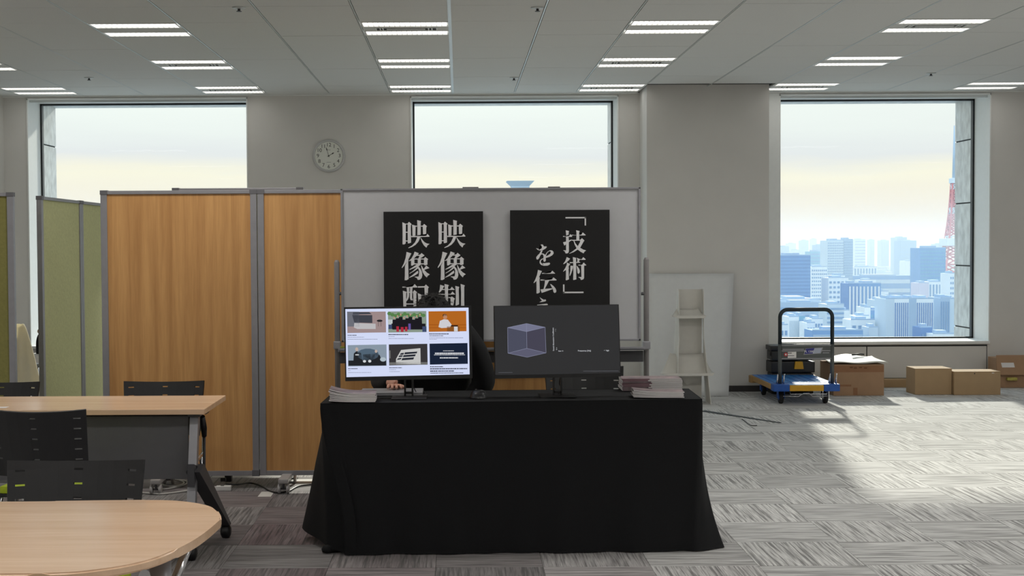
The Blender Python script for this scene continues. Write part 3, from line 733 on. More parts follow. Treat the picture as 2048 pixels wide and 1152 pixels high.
# low things on top edge of the board
for a, b, lab in ((925, 957, 'flat grey clip strip on the whiteboard top edge, left of the tower'), (1096, 1120, 'flat grey clip strip on the whiteboard top edge, right of the tower')):
    tag(MB().box(P(a, 370, YWB).x, P(b, 370, YWB).x, YWB - 0.008, YWB + 0.018, wt + 0.0005, wt + 0.0065, 0.002).build('clip_strip', MGREY), lab, 'clip')
# ------------------------------------------------------------------ posters
YPO = YWB - 0.014
def poster(name, label, xl, xr, py, glyphs):
    a, b = P(xl, py, YPO), P(xr, py, YPO); w = b.x - a.x; h = w * 1.4145; top = (a.z + b.z) / 2
    t = thing(name, label, 'poster', ((a.x + b.x) / 2, YPO, top - h), 0, None)
    MB().box(-w / 2, w / 2, -0.005, 0.0, 0, h).build('board', POSTER, t)
    for (ch, px, pyc, s, sm, kw) in glyphs:
        c = P(px, pyc, YPO - 0.0056); sz = s / F * YPO
        M4 = MW[t.name].inverted() @ Matrix.Translation(c) @ UPR @ Matrix.Diagonal((kw, 1, 1, 1))
        bm = text_mesh(ch, sz, smear=sm * sz, off=-0.008 * sz if sm > 0.02 else 0.004 * sz, steps=6 if sm > 0.02 else 1)
        xs_ = [v.co.x for v in bm.verts]; ys_ = [v.co.y for v in bm.verts]
        cx_, cy_ = (max(xs_) + min(xs_)) / 2, (max(ys_) + min(ys_)) / 2
        k = (s / F * YPO) / max(max(xs_) - min(xs_), max(ys_) - min(ys_))
        bm.transform(M4 @ Matrix.Scale(k, 4) @ Matrix.Translation((-cx_, -cy_, 0)))
        me = bpy.data.meshes.new('lettering'); bm.to_mesh(me); bm.free(); me.materials.append(INK); obj('lettering', me, t)
    return t
p1 = poster('poster', 'black poster with two columns of large white characters, left on the whiteboard', 767, 966, 423,
       [('信', 832, 663, 56, 0.07, 1.0), ('作', 904, 662, 56, 0.07, 1.0)])
p2 = poster('poster', 'black poster with smaller white characters and corner brackets, right on the whiteboard', 1020, 1219, 420,
       [])
# brushed Mincho-style characters, each a set of stroke outlines (1152 units to the drawing box)
GLY = {
'映': [[(85,145),(185,190),(210,210),(205,910),(155,945),(90,940),(95,600)],[(270,195),(320,130),(420,210),(390,250),(398,880),(330,905),(280,905),(280,200)],[(185,195),(280,195),(280,222),(185,222)],[(200,490),(285,490),(285,522),(200,522)],[(200,805),(285,805),(285,835),(200,835)],[(435,230),(550,265),(560,300),(555,650),(450,650),(445,400)],[(540,268),(830,268),(830,305),(540,305)],[(820,290),(815,265),(870,205),(975,290),(945,325),(940,650),(832,650)],[(615,65),(760,105),(745,150),(745,660),(625,660),(630,300)],[(400,630),(440,645),(940,640),(990,560),(1060,650),(1055,668),(410,685)],[(625,650),(740,650),(720,720),(660,850),(560,960),(430,1040),(305,1080),(300,1060),(430,985),(540,870),(600,740)],[(740,680),(790,760),(880,860),(960,905),(1065,925),(990,980),(950,1062),(860,980),(790,860),(750,750)]],
'像': [[(235,60),(410,115),(375,180),(290,360),(150,560),(75,645),(60,625),(140,470),(200,280),(225,150)],[(178,560),(290,340),(320,365),(295,400),(310,1040),(240,1080),(165,1080),(178,900)],[(525,50),(680,110),(640,160),(500,300),(345,395),(325,380),(410,300),(490,160)],[(600,165),(760,165),(760,200),(600,200)],[(700,165),(735,150),(775,100),(885,190),(850,215),(740,290),(660,300),(700,200)],[(395,340),(510,300),(520,330),(520,510),(450,555),(400,555)],[(500,300),(880,300),(880,332),(500,332)],[(860,300),(905,240),(1015,320),(990,350),(990,520),(890,545),(865,520),(862,330)],[(500,475),(880,475),(880,510),(500,510)],[(660,290),(750,290),(750,480),(735,530),(670,580),(620,600),(640,480),(635,330)],[(700,500),(750,520),(660,585),(500,650),(345,710),(330,690),(450,620),(590,520)],[(640,580),(690,600),(620,680),(500,760),(350,845),(340,828),(450,760),(560,660)],[(690,700),(740,730),(640,840),(500,930),(340,995),(325,980),(440,900),(560,800)],[(665,590),(740,670),(790,780),(805,900),(780,1000),(720,1060),(640,1070),(605,1000),(525,965),(530,955),(620,950),(670,945),(685,860),(690,740),(640,640)],[(755,520),(785,560),(840,660),(880,720),(960,800),(1075,875),(1000,920),(965,990),(880,900),(820,800),(780,680)],[(850,680),(945,545),(1060,645),(960,675),(870,710)]],
'制': [[(150,135),(295,180),(240,290),(180,370),(120,420),(100,400),(140,280)],[(305,105),(470,150),(435,190),(430,1000),(330,1000),(320,300)],[(220,290),(320,290),(320,325),(210,325)],[(430,290),(510,290),(570,205),(680,320),(430,325)],[(80,465),(530,465),(590,375),(695,485),(80,495)],[(110,560),(230,600),(230,900),(120,900)],[(220,585),(540,585),(540,612),(220,612)],[(520,600),(570,555),(685,635),(650,680),(645,790),(620,880),(530,880)],[(695,175),(845,215),(820,260),(830,840),(740,880),(705,880),(715,500)],[(885,105),(1045,160),(1015,210),(1020,1040),(900,1060),(905,400)]],
'配': [[(85,200),(455,200),(525,110),(630,210),(620,235),(85,240)],[(235,230),(330,230),(325,560),(290,660),(225,740),(215,680),(250,600),(255,400)],[(355,230),(455,230),(440,400),(435,600),(480,615),(585,580),(575,640),(470,700),(380,690),(360,620)],[(100,345),(225,385),(225,1000),(120,1000),(115,500)],[(215,390),(490,390),(490,420),(215,420)],[(460,400),(515,325),(620,405),(590,440),(590,1000),(490,1000),(480,600),(470,420)],[(220,810),(490,810),(490,845),(220,845)],[(645,190),(880,185),(930,125),(1045,225),(1010,265),(1005,520),(890,520),(880,235),(645,240)],[(635,435),(770,490),(760,900),(660,900),(650,560)],[(760,500),(890,500),(890,530),(760,530)]],
'技': [[(195,95),(350,130),(325,180),(340,980),(320,1050),(270,1085),(195,1085),(175,1020),(95,960),(105,945),(215,955),(215,200)],[(85,345),(350,340),(395,260),(480,350),(465,380),(85,380)],[(85,610),(230,575),(430,495),(460,520),(340,600),(140,750)],[(450,290),(870,285),(930,190),(1050,290),(1045,318),(450,320)],[(640,95),(800,130),(775,180),(780,520),(655,520),(660,200)],[(440,495),(480,505),(820,505),(895,430),(1005,540),(965,575),(900,700),(820,840),(700,930),(540,1030),(380,1090),(340,1095),(500,990),(640,880),(720,770),(800,620),(825,540),(480,545)],[(530,540),(565,540),(620,660),(720,770),(830,850),(950,920),(1075,955),(1000,1010),(965,1085),(830,1010),(710,920),(640,820),(580,700)]],
'術': [[(245,85),(390,155),(330,230),(220,330),(110,395),(95,375),(180,260)],[(255,320),(400,390),(350,440),(300,540),(200,640),(100,715),(90,695),(180,560),(240,430)],[(210,600),(300,500),(345,545),(320,600),(340,1040),(240,1080),(200,1070),(215,900)],[(505,90),(645,120),(640,400),(655,1040),(540,1070),(515,1060),(530,800),(520,300)],[(375,305),(800,300),(830,330),(375,345)],[(675,115),(790,165),(800,190),(770,280),(780,310),(690,310),(700,220)],[(780,170),(890,170),(950,90),(1050,180),(1045,205),(790,208)],[(405,450),(530,470),(500,580),(440,780),(385,895),(360,880),(400,650)],[(655,445),(700,480),(780,590),(805,690),(790,770),(740,805),(705,770),(690,640)],[(745,410),(900,405),(965,320),(1080,430),(1060,450),(745,452)],[(860,440),(985,440),(985,980),(950,1040),(850,1070),(825,1000),(740,950),(750,935),(870,940)]],
'を': [[(385,110),(480,105),(530,190),(640,185),(650,230),(600,280),(500,340),(400,365),(290,355),(200,280),(200,262),(300,290),(440,270),(445,200)],[(405,370),(480,350),(440,460),(380,570),(320,700),(260,755),(210,730),(200,650),(250,580),(340,490)],[(410,490),(500,490),(570,530),(610,600),(600,680),(615,780),(590,830),(550,848),(510,820),(500,740),(515,620),(490,540),(440,520),(390,560)],[(585,640),(595,540),(640,460),(700,400),(660,480),(615,600)],[(700,400),(800,350),(800,395),(740,400),(660,480),(640,460)],[(800,350),(880,360),(940,420),(830,440),(800,395)],[(940,420),(940,500),(880,570),(790,510),(830,440)],[(880,570),(760,640),(600,680),(610,610),(700,570),(790,510)],[(510,690),(490,730),(420,780),(395,850),(430,890),(540,905),(650,890),(760,875),(795,920),(770,970),(680,1010),(520,1015),(410,980),(345,900),(350,800),(420,725)]],
'伝': [[(275,80),(445,130),(320,390),(200,560),(105,645),(85,630),(160,490),(230,310),(260,170)],[(210,550),(300,380),(365,410),(340,460),(355,1040),(270,1090),(210,1085),(218,900)],[(450,210),(820,205),(885,110),(1005,225),(1000,240),(450,250)],[(380,490),(870,490),(940,400),(1070,500),(1060,530),(380,540)],[(580,520),(760,520),(660,720),(560,900),(515,900),(555,720)],[(380,915),(560,890),(870,865),(905,900),(700,970),(540,1030),(435,1060)],[(790,680),(830,685),(930,760),(1020,860),(1060,960),(1050,1030),(990,1068),(940,1030),(910,900),(860,820)]],
'え': [[(200,60),(260,110),(420,200),(520,190),(560,250),(500,300),(330,330),(180,345),(330,250),(260,180)],[(60,480),(600,420),(660,470),(560,560),(240,900),(120,980),(60,920),(440,510),(80,540)],[(330,700),(430,690),(480,780),(500,940),(760,900),(820,960),(740,1030),(500,1040),(400,960),(380,790)]]}
def glyph(ch, bx, by, bs, par):
    """character drawn with its 1152-unit box at picture point (bx, by), bs wide"""
    m = MB(); k = bs / 1152.0
    for n_, pl in enumerate(GLY[ch]):
        pts = [P(bx + x * k, by + y * k, YPO - 0.0056 - n_ * 0.00002) for x, y in pl]
        f = m.b.faces.new([m.b.verts.new(p) for p in pts])
    bmesh.ops.triangulate(m.b, faces=m.b.faces[:])
    m.build('lettering', INK, par, True, fix=False)
for ch, bx, by, bs in (('映', 872, 436, 64), ('像', 872, 500, 64), ('制', 872, 562, 64), ('映', 800, 436.4, 64), ('像', 800, 500.4, 64), ('配', 800, 562, 64)): glyph(ch, bx, by, bs, p1)
for ch, bx, by, bs in (('技', 1122, 456, 54), ('術', 1122, 510, 54), ('を', 1063, 484, 54), ('伝', 1063, 536, 54), ('え', 1072, 592, 42)): glyph(ch, bx, by, bs, p2)
z_ = lambda px, py: P(px, py, YPO - 0.0056)
for (x0, y0, x1, y1) in ((1131, 434.2, 1172, 436.6), (1169.3, 434.2, 1172, 451), (1126, 569, 1129, 586), (1126, 583.5, 1167, 586.2)):
    a = z_(x0, y0); b = z_(x1, y1)
    MB().box(a.x, b.x, YPO - 0.0056, YPO - 0.005, b.z, a.z).build('lettering', INK, p2, True)

# ------------------------------------------------------------------ table with black cloth
TZ = 0.73
LF, RF, RB, LB = G(640, 807, TZ), G(1405, 798, TZ), G(1377.5, 777, TZ), G(668, 782.5, TZ)
t = thing('folding_table', 'long folding table hidden under the black cloth', 'table', ((LF.x + RF.x) / 2, 6.95, 0))
i_ = 0.03
MB().hexa([(p.x + dx, p.y + dy, z) for z in (TZ - 0.035, TZ - 0.006) for (p, dx, dy) in ((LF, i_, i_), (RF, -i_, i_), (RB, -i_, -i_), (LB, i_, -i_))]).build('tabletop', BEECH, t, True)
for (p, dx, dy) in ((LF, .12, .08), (RF, -.12, .08), (RB, -.12, -.08), (LB, .12, -.08)):
    MB().tube([(p.x + dx, p.y + dy, 0), (p.x + dx, p.y + dy, TZ - 0.035)], 0.014, n=10).build('leg', CHROME, t, True)
# cloth: closed loop dropped from the rim
def smooth01(v): return v * v * (3 - 2 * v)
top_loop = []; bot_loop = []
def seg(A, B_, a, b, n, zs):
    for k in range(n):
        u = k / n
        top_loop.append(A.lerp(B_, u)); bot_loop.append((Vector(a).lerp(Vector(b), u), zs[0] + (zs[1] - zs[0]) * u))
g1 = G(690, 1112); g2 = G(1392, 1104); fr = G(1447, 1096); fl = Vector((P(607, 1035, 6.95).x, 6.95, 0)); 
g0 = Vector((P(655, 1095, 6.62).x, 6.62, 0)); 
seg(LF, RF, (g1.x, g1.y, 0), (g2.x, g2.y, 0), 150, (0.006, 0.006))
seg(RF, RF + (RB - RF) * 0.25, (g2.x, g2.y, 0), (fr.x, fr.y, 0), 12, (0.006, 0.004))
seg(RF + (RB - RF) * 0.25, RB, (fr.x, fr.y, 0), (RB.x + 0.02, RB.y - 0.0, 0), 24, (0.004, 0.03))
seg(RB, LB, (RB.x + 0.02, RB.y, 0), (LB.x - 0.03, LB.y, 0), 70, (0.03, 0.06))
seg(LB, LF + (LB - LF) * 0.55, (LB.x - 0.03, LB.y, 0), (fl.x, fl.y, 0), 16, (0.05, 0.055))
seg(LF + (LB - LF) * 0.55, LF + (LB - LF) * 0.08, (fl.x, fl.y, 0), (g0.x, g0.y, 0), 16, (0.055, 0.03))
seg(LF + (LB - LF) * 0.08, LF, (g0.x, g0.y, 0), (g1.x, g1.y, 0), 10, (0.03, 0.006))
n = len(top_loop); NV = 30
b = bmesh.new()
cen = Vector(((LF.x + RF.x) / 2, 6.95, 0))
rows = []
for j in range(NV + 1):
    v = j / NV; row = []
    for i in range(n):
        T = top_loop[i]; Bp, zb_ = bot_loop[i]
        prev, nxt = bot_loop[i - 1][0], bot_loop[(i + 1) % n][0]
        tn = (nxt - prev); nrm = Vector((tn.y, -tn.x, 0)); nrm = nrm.normalized() if nrm.length > 1e-6 else Vector((0, -1, 0))
        e = smooth01(min(1, v * 1.15)) if (i < 6 or i > n - 12) else (v ** 2.6 if 149 < i < 190 else v ** 1.15)
        p = Vector((T.x + (Bp.x - T.x) * e, T.y + (Bp.y - T.y) * e, TZ + (zb_ - TZ) * v))
        rip = 0.010 * math.sin(i * 0.16 + 1.3 * math.sin(i * 0.05)) * v ** 1.5 + 0.006 * math.sin(i * 0.41 + 2 * v) * v * v
        if 168 < i < n - 42: rip *= 0.6
        p += nrm * (rip + 0.006 * (1 - abs(2 * v - 1)))
        if v < 0.03: p += nrm * (-0.004)
        row.append(b.verts.new(p))
    rows.append(row)
for j in range(NV):
    for i in range(n):
        f = b.faces.new((rows[j][i], rows[j][(i + 1) % n], rows[j + 1][(i + 1) % n], rows[j + 1][i])); f.smooth = True
# top of the cloth with slight creases
NU, NW = 60, 16
inner = [[None] * (NU + 1) for _ in range(NW + 1)]
for j in range(NW + 1):
    for i in range(NU + 1):
        u, v = i / NU, j / NW
        p = (LF.lerp(RF, u)).lerp(LB.lerp(RB, u), v)
        edge = min(u, 1 - u, v * 0.4, (1 - v) * 0.4)
        z = TZ + (0.0015 * math.sin(u * 47 + 9 * v) * math.sin(v * 11 + u * 23)) * min(1, edge * 30)
        if 0.56 < u < 0.62: z += 0.004 * math.exp(-((u - 0.585 + 0.02 * v) / 0.006) ** 2) * min(1, edge * 30)
        inner[j][i] = b.verts.new((p.x, p.y, z - 0.001))
for j in range(NW):
    for i in range(NU):
        f = b.faces.new((inner[j][i], inner[j][i + 1], inner[j + 1][i + 1], inner[j + 1][i])); f.smooth = True
me = bpy.data.meshes.new('tablecloth'); bmesh.ops.recalc_face_normals(b, faces=b.faces); b.to_mesh(me); b.free(); me.materials.append(BLACKC)
tc_ = tag(obj('tablecloth', me), 'black cloth draped to the floor over the long demonstration table', 'tablecloth')
# stray stuff at the cloth's left foot
q = G(655, 1106)
tag(MB().lathe([(0.006, 0.0), (0.026, 0.006), (0.03, 0.02), (0.02, 0.035), (0.004, 0.04)], (q.x, q.y, 0.0005), 'z', 16).tube([(q.x + 0.01, q.y, 0.02), (q.x + 0.07, q.y + 0.02, 0.03), (q.x + 0.12, q.y + 0.04, 0.05)], [0.02, 0.03, 0.02], n=10).build('fabric_tie', BLACKC), 'knotted black end of cloth on the carpet at the table left corner', 'cloth')
q = P(1298, 951, 6.66)
MB().box(q.x - 0.008, q.x + 0.01, q.y - 0.05, q.y - 0.02, q.z - 0.004, q.z + 0.003).build('lint', MGREY, tc_) if False else None

# ------------------------------------------------------------------ monitors
EM = lambda c, s=1.0: emis('screen_%d_%d_%d' % c, c, s)
def monitor(label, TL, TR, BL, BR, Y, base_y, neckpx, basepx):
    yl, yr_ = Y
    A, Bq, Cq, D = P(*BL, yl), P(*BR, yr_), P(*TR, yr_ + 0.012), P(*TL, yl + 0.012)
    cx = (A.x + Bq.x) / 2
    t = thing('monitor', label, 'monitor', (P(neckpx, 790, base_y).x, base_y, TZ + 0.001))
    nr = (Bq - A).cross(D - A).normalized()      # towards viewer (-Y)
    if nr.y > 0: nr = -nr
    dpt = 0.03
    MB().hexa([A, Bq, Bq - nr * dpt, A - nr * dpt, D, Cq, Cq - nr * dpt, D - nr * dpt]).build('casing', BLACKP, t, True)
    def uv(u, v, off=0.001):
        p = (A.lerp(Bq, u)).lerp(D.lerp(Cq, u), v); return p + nr * off
    return t, uv, nr
def stand(t, x, y, zt, w):
    m = MB()
    z0 = TZ + 0.003
    for sx in (-w, w): m.box(x + sx - 0.005, x + sx + 0.005, y - 0.006, y + 0.006, z0, zt)
    m.box(x - w, x + w, y - 0.006, y + 0.006, z0 + 0.012, z0 + 0.024)
    m.build('stand_neck', BLACKS, t, True)
def Q(m, uv, u0, v0, u1, v1, off): m.poly([uv(u0, v0, off), uv(u1, v0, off), uv(u1, v1, off), uv(u0, v1, off)])
tl, uv, nr = monitor('monitor showing a web page of six pictures, left on the black table', (688, 614.5), (942.5, 611.5), (690.5, 762.5), (945, 756.5), (6.86, 6.90), 6.83, 817, 817)
m = MB(); Q(m, uv, 0.010, 0.055, 0.978, 0.975, 0.0012); scr = m.build('screen', EM((214, 222, 250), 0.95), tl, True)
def sx_(px): return (px - 690) / 254.0
def sy_(py): return 1 - (py - 613.5) / 147.5 
def patch(mt, x0, y0, x1, y1, o, par=scr, nm='picture'):   # crop pixel coords of the zoom (5.009 px per px, origin 660,590)
    f = lambda x, y: ((660 + x / 5.009), (590 + y / 5.009))
    (a, b_), (c_, d) = f(x0, y0), f(x1, y1)
    sl = (817 - (a + c_) / 2) * 0.016
    m = MB(); Q(m, uv, sx_(a), sy_(d - sl), sx_(c_), sy_(b_ - sl), o); return m.build(nm, mt, par, True)
def blob(cols, o, par=scr, nm='picture_detail'):
    """cols: list of (material, polygon list in crop px)"""
    for mt, polys in cols:
        m = MB()
        for pl in polys:
            pts = []
            for (x, y) in pl:
                a = 660 + x / 5.009; b_ = 590 + y / 5.009
                pts.append(uv(sx_(a), sy_(b_ - (817 - a) * 0.016), o))
            m.poly(pts)
        tag(m.build(nm, mt, par, True, fix=False), kind='stuff')
def rect(x0, y0, x1, y1): return [(x0, y1), (x1, y1), (x1, y0), (x0, y0)]
def ell(cx, cy, rx, ry, n=14): return [(cx + rx * math.cos(2 * PI * k / n), cy + ry * math.sin(2 * PI * k / n)) for k in range(n)]
pics = [((172, 150, 150), 180, 172, 565, 382), ((150, 165, 150), 587, 166, 970, 378), ((196, 112, 38), 992, 163, 1370, 370),
        ((150, 165, 180), 181, 503, 567, 716), ((62, 60, 62), 590, 497, 975, 708), ((30, 40, 62), 997, 490, 1378, 702)]
for c, *r in pics: patch(EM(c, 0.8), *r, 0.0018)
# 1: grey cabin render with stool
blob([(EM((120, 122, 132), 0.8), [rect(180, 172, 300, 320)]), (EM((72, 74, 84), 0.8), [[(230, 205), (430, 205), (430, 285), (250, 280)], [(240, 176), (400, 176), (425, 195), (235, 200)]]),
      (EM((205, 203, 206), 0.8), [[(250, 285), (462, 292), (462, 345), (280, 345), (245, 330)]]), (EM((50, 48, 52), 0.8), [ell(503, 262, 29, 12), rect(488, 272, 491, 318), rect(514, 272, 517, 318)])], 0.0024)
# 2: group of people in black with red trousers, foliage
random.seed(5)
blob([(EM((96, 140, 84), 0.8), [ell(600 + k * 31, 190 + (k * 37) % 26, 20, 18) for k in range(12)]), (EM((205, 214, 214), 0.8), [rect(588, 250, 640, 330)])], 0.0021)
blob([(EM((34, 32, 38), 0.8), [[(650 + k * 32 - 22, 350), (650 + k * 32 + 22, 350), (650 + k * 32 + 18, 250 - (k % 3) * 14), (650 + k * 32 - 18, 250 - (k % 3) * 14)] for k in range(9)] + [rect(620, 290, 960, 345)])], 0.0025)
blob([(EM((206, 160, 140), 0.8), [ell(650 + k * 32, 232 - (k % 3) * 16, 8, 11) for k in range(9)]), (EM((190, 50, 70), 0.8), [rect(668, 318, 694, 372), rect(712, 325, 740, 374), rect(754, 322, 778, 368)]),
      (EM((110, 92, 170), 0.8), [rect(788, 290, 812, 352)]), (EM((70, 84, 120), 0.8), [rect(928, 318, 968, 374), rect(590, 300, 625, 345)])], 0.0029)
# 3: speaker in white shirt at a wooden lectern
blob([(EM((168, 88, 26), 0.8), [rect(992, 298, 1370, 304), rect(992, 330, 1370, 335)])], 0.0021)
blob([(EM((226, 226, 230), 0.8), [[(1090, 325), (1105, 262), (1145, 245), (1185, 250), (1222, 300), (1205, 330), (1120, 335)]]), (EM((150, 92, 40), 0.8), [rect(1175, 318, 1300, 370)])], 0.0025)
blob([(EM((206, 150, 116), 0.8), [ell(1158, 222, 20, 27)]), (EM((34, 26, 24), 0.8), [[(1136, 222), (1134, 200), (1150, 192), (1170, 196), (1180, 212), (1160, 208)], rect(1215, 306, 1285, 318)]), (EM((228, 228, 230), 0.8), [rect(1245, 320, 1282, 368)])], 0.0029)
# 4: two people with masks in a studio
blob([(EM((90, 110, 128), 0.8), [ell(380, 600, 110, 60)]), (EM((40, 42, 46), 0.8), [[(235, 660), (240, 590), (268, 565), (312, 585), (330, 670)], [(330, 600), (450, 590), (455, 680), (330, 680)], [(425, 610), (465, 580), (500, 610), (520, 680), (420, 690)], rect(185, 660, 560, 712)])], 0.0022)
blob([(EM((206, 186, 176), 0.8), [ell(270, 548, 15, 20), ell(462, 568, 13, 16)]), (EM((226, 230, 232), 0.8), [ell(345, 668, 16, 13), ell(397, 667, 16, 14), rect(255, 598, 290, 608)]), (EM((190, 205, 214), 0.8), [ell(530, 650, 30, 22)])], 0.0027)
# 5: white sloping display console in a dark hall
blob([(EM((120, 120, 118), 0.8), [rect(592, 560, 606, 640), rect(592, 680, 975, 706)]), (EM((214, 214, 212), 0.8), [[(658, 700), (660, 645), (712, 556), (905, 538), (905, 700)]])], 0.0022)
blob([(EM((44, 48, 58), 0.8), [[(750, 580), (874, 572), (868, 590), (742, 600)], [(736, 608), (858, 600), (850, 620), (728, 628)], [(722, 638), (842, 630), (832, 652), (714, 660)],
      [(708, 588), (742, 584), (734, 602), (698, 606)], [(692, 612), (730, 608), (722, 624), (684, 628)], [(678, 640), (716, 634), (708, 650), (668, 656)]])], 0.0027)
# 6: slide with three centred lines of tiny print, then captions (all too small to read: dashes)
def dashes(name, col, rows, o, seed=3):
    random.seed(seed); m = MB()
    for (x0, x1, y, h) in rows:
        x = x0
        while x < x1:
            w = random.uniform(5, 16)
            a = 660 + x / 5.009; c_ = 660 + min(x + w, x1) / 5.009; b_ = 590 + (y - h) / 5.009 - (817 - a) * 0.016; d = 590 + (y + h) / 5.009 - (817 - a) * 0.016
            Q(m, uv, sx_(a), sy_(d), sx_(c_), sy_(b_), o); x += w + random.uniform(1.5, 4)
    tag(m.build(name, EM(col, 0.85), scr, True), kind='stuff')
dashes('slide_print', (226, 228, 234), [(1132, 1240, 566, 3), (1050, 1340, 592, 8), (1040, 1350, 607, 3), (1098, 1280, 637, 6)], 0.0026)
dashes('caption_print', (44, 46, 66), [(182, 272, 407, 3.5), (588, 785, 401, 4.5), (995, 1192, 394, 4.5), (995, 1138, 413, 3), (182, 275, 742, 3.5), (590, 716, 734, 3.5), (999, 1130, 727, 4.5), (999, 1372, 748, 5.5), (999, 1240, 771, 5.5), (999, 1330, 791, 3.5)], 0.002)
dashes('small_print', (120, 124, 150), [(182, 345, 426, 2), (182, 478, 447, 2), (588, 650, 421, 2), (588, 842, 441, 2), (995, 1335, 434, 2.2), (995, 1070, 448, 1.6), (182, 205, 760, 2), (182, 410, 781, 2), (590, 660, 753, 2), (590, 695, 773, 2)], 0.002, 4)
x = P(817.5, 780, 6.88).x
stand(tl, x, 6.89, P(817, 740, 6.89).z, 0.019)
bz = TZ + 0.0015
MB().box(P(783, 800, 6.8).x, P(853, 800, 6.8).x, 6.76, 6.96, bz, bz + 0.004, 0.001).build('stand_base', mat('grey_base', (58, 58, 60), 0.4), tl, True)
# right monitor
t2, uv, nr = monitor('monitor showing a translucent cube on a dark ground, right on the black table', (987.5, 611.8), (1237.5, 608.8), (989.5, 757.5), (1242, 753), (6.87, 6.89), 6.83, 1115, 1115)
m = MB(); Q(m, uv, 0.006, 0.05, 0.994, 0.994, 0.0012)
DS = mat('dark_screen', (20, 20, 22), 0.22, spec=0.6); bsd = DS.node_tree.nodes['Principled BSDF']; bsd.inputs['Emission Color'].default_value = rgb((36, 37, 40)); bsd.inputs['Emission Strength'].default_value = 0.75
scr2 = m.build('screen', DS, t2, True)
def q2(x, y, o): # crop 8 coords: 4.5511 per px, origin 970,590
    px = 970 + x / 4.5511; py = 590 + y / 4.5511
    u = (px - 988.5) / 251.5; v = 1 - (py - (610.3 - (px - 1114) * 0.014)) / 145.4
    return uv(u, v, o)
def facet(col, pts, o, s=0.8, nm='cube_face'):
    m = MB(); m.poly([q2(x, y, o) for x, y in pts]); m.build(nm, EM(col, s), scr2, True, fix=False)
facet((84, 86, 104), [(207, 297), (207, 530), (380, 567), (380, 260)], 0.0018); facet((78, 76, 92), [(380, 260), (380, 567), (553, 528), (549, 294)], 0.0018)
facet((128, 130, 156), [(207, 297), (380, 334), (549, 294), (380, 260)], 0.0022); facet((102, 102, 124), [(207, 530), (380, 567), (553, 528), (380, 486)], 0.0022)
m = MB()
for (x0, y0), (x1, y1) in (((207, 297), (207, 530)), ((207, 530), (380, 567)), ((380, 567), (553, 528)), ((553, 528), (549, 294)), ((549, 294), (380, 260)), ((380, 260), (207, 297)), ((380, 334), (380, 486)), ((207, 297), (380, 334)), ((380, 334), (549, 294)), ((380, 260), (380, 334)), ((380, 486), (207, 530)), ((380, 486), (553, 528))):
    d = Vector((x1 - x0, y1 - y0)).normalized() * 1.4; nx, ny = -d.y, d.x
    m.poly([q2(x0 + nx, y0 + ny, 0.0026), q2(x1 + nx, y1 + ny, 0.0026), q2(x1 - nx, y1 - ny, 0.0026), q2(x0 - nx, y0 - ny, 0.0026)])
m.build('cube_edges', EM((150, 154, 180), 0.8), scr2, True, fix=False)
SCRW = EM((214, 216, 222), 0.85)
def stext(body, x, y, hpx, rot=0):
    c = q2(x, y, 0.0024); ex = (q2(x + 10, y, 0.0024) - c).normalized(); ey = (q2(x, y - 10, 0.0024) - c).normalized()
    if rot: ex, ey = ey, -ex
    R_ = Matrix(((ex.x, ey.x, nr.x, c.x), (ex.y, ey.y, nr.y, c.y), (ex.z, ey.z, nr.z, c.z), (0, 0, 0, 1)))
    text_obj('lettering', body, hpx / 4.5511 / F * 6.88, MW[t2.name].inverted() @ R_, SCRW, scr2, off=0.0001)
stext('Sound Absorption Coefficient', 622, 404, 17.5, 1); stext('low ←', 690, 511, 18); stext('Frequency [Hz]', 902, 509, 19); stext('→ high', 1102, 507, 18)
stext('→ 1', 645, 322, 15, 1); stext('0 ←', 650, 488, 15, 1)
m = MB()
for (a, b_, y) in ((118, 245, 706), (887, 1208, 695)): m.poly([q2(a, y + 2.4, 0.002), q2(b_, y + 2.4, 0.002), q2(b_, y - 2.4, 0.002), q2(a, y - 2.4, 0.002)])
m.build('fine_print', EM((92, 93, 98), 0.8), scr2, True, fix=False)
x = P(1115, 780, 6.88).x
stand(t2, x, 6.89, P(1115, 735, 6.89).z, 0.019)
MB().box(x - 0.09, x + 0.09, 6.80, 6.99, bz, bz + 0.004, 0.001).build('stand_base', BLACKS, t2, True)
def cable(name, label, pts, r, m, cat='cable', n=8):
    # smooth through points
    P_ = [Vector(p) for p in pts]; out = []
    for i in range(len(P_) - 1):
        p0, p1, p2, p3 = P_[max(i - 1, 0)], P_[i], P_[i + 1], P_[min(i + 2, len(P_) - 1)]
        for k in range(6):
            s = k / 6; out.append(0.5 * ((2 * p1) + (-p0 + p2) * s + (2 * p0 - 5 * p1 + 4 * p2 - p3) * s * s + (-p0 + 3 * p1 - 3 * p2 + p3) * s ** 3))
    out.append(P_[-1])
    o = MB().tube(out, r, n=n).build(name, m)
    if label: tag(o, label, cat)
    return o
cable('monitor_cable', 'thin black cables hanging behind the left monitor to the laptop', [P(826, 752, 6.93), P(828, 775, 6.95), P(836, 787, 6.97), P(850, 789, 7.0), P(849, 783, 7.03)], 0.0025, CABLEK)
cable('monitor_cable', 'thin black cables hanging behind the right monitor neck', [P(1121, 752, 6.93), P(1119, 768, 6.94), P(1124, 776, 6.95), P(1117, 787, 6.96), P(1112, 790, 6.98)], 0.003, CABLEK)
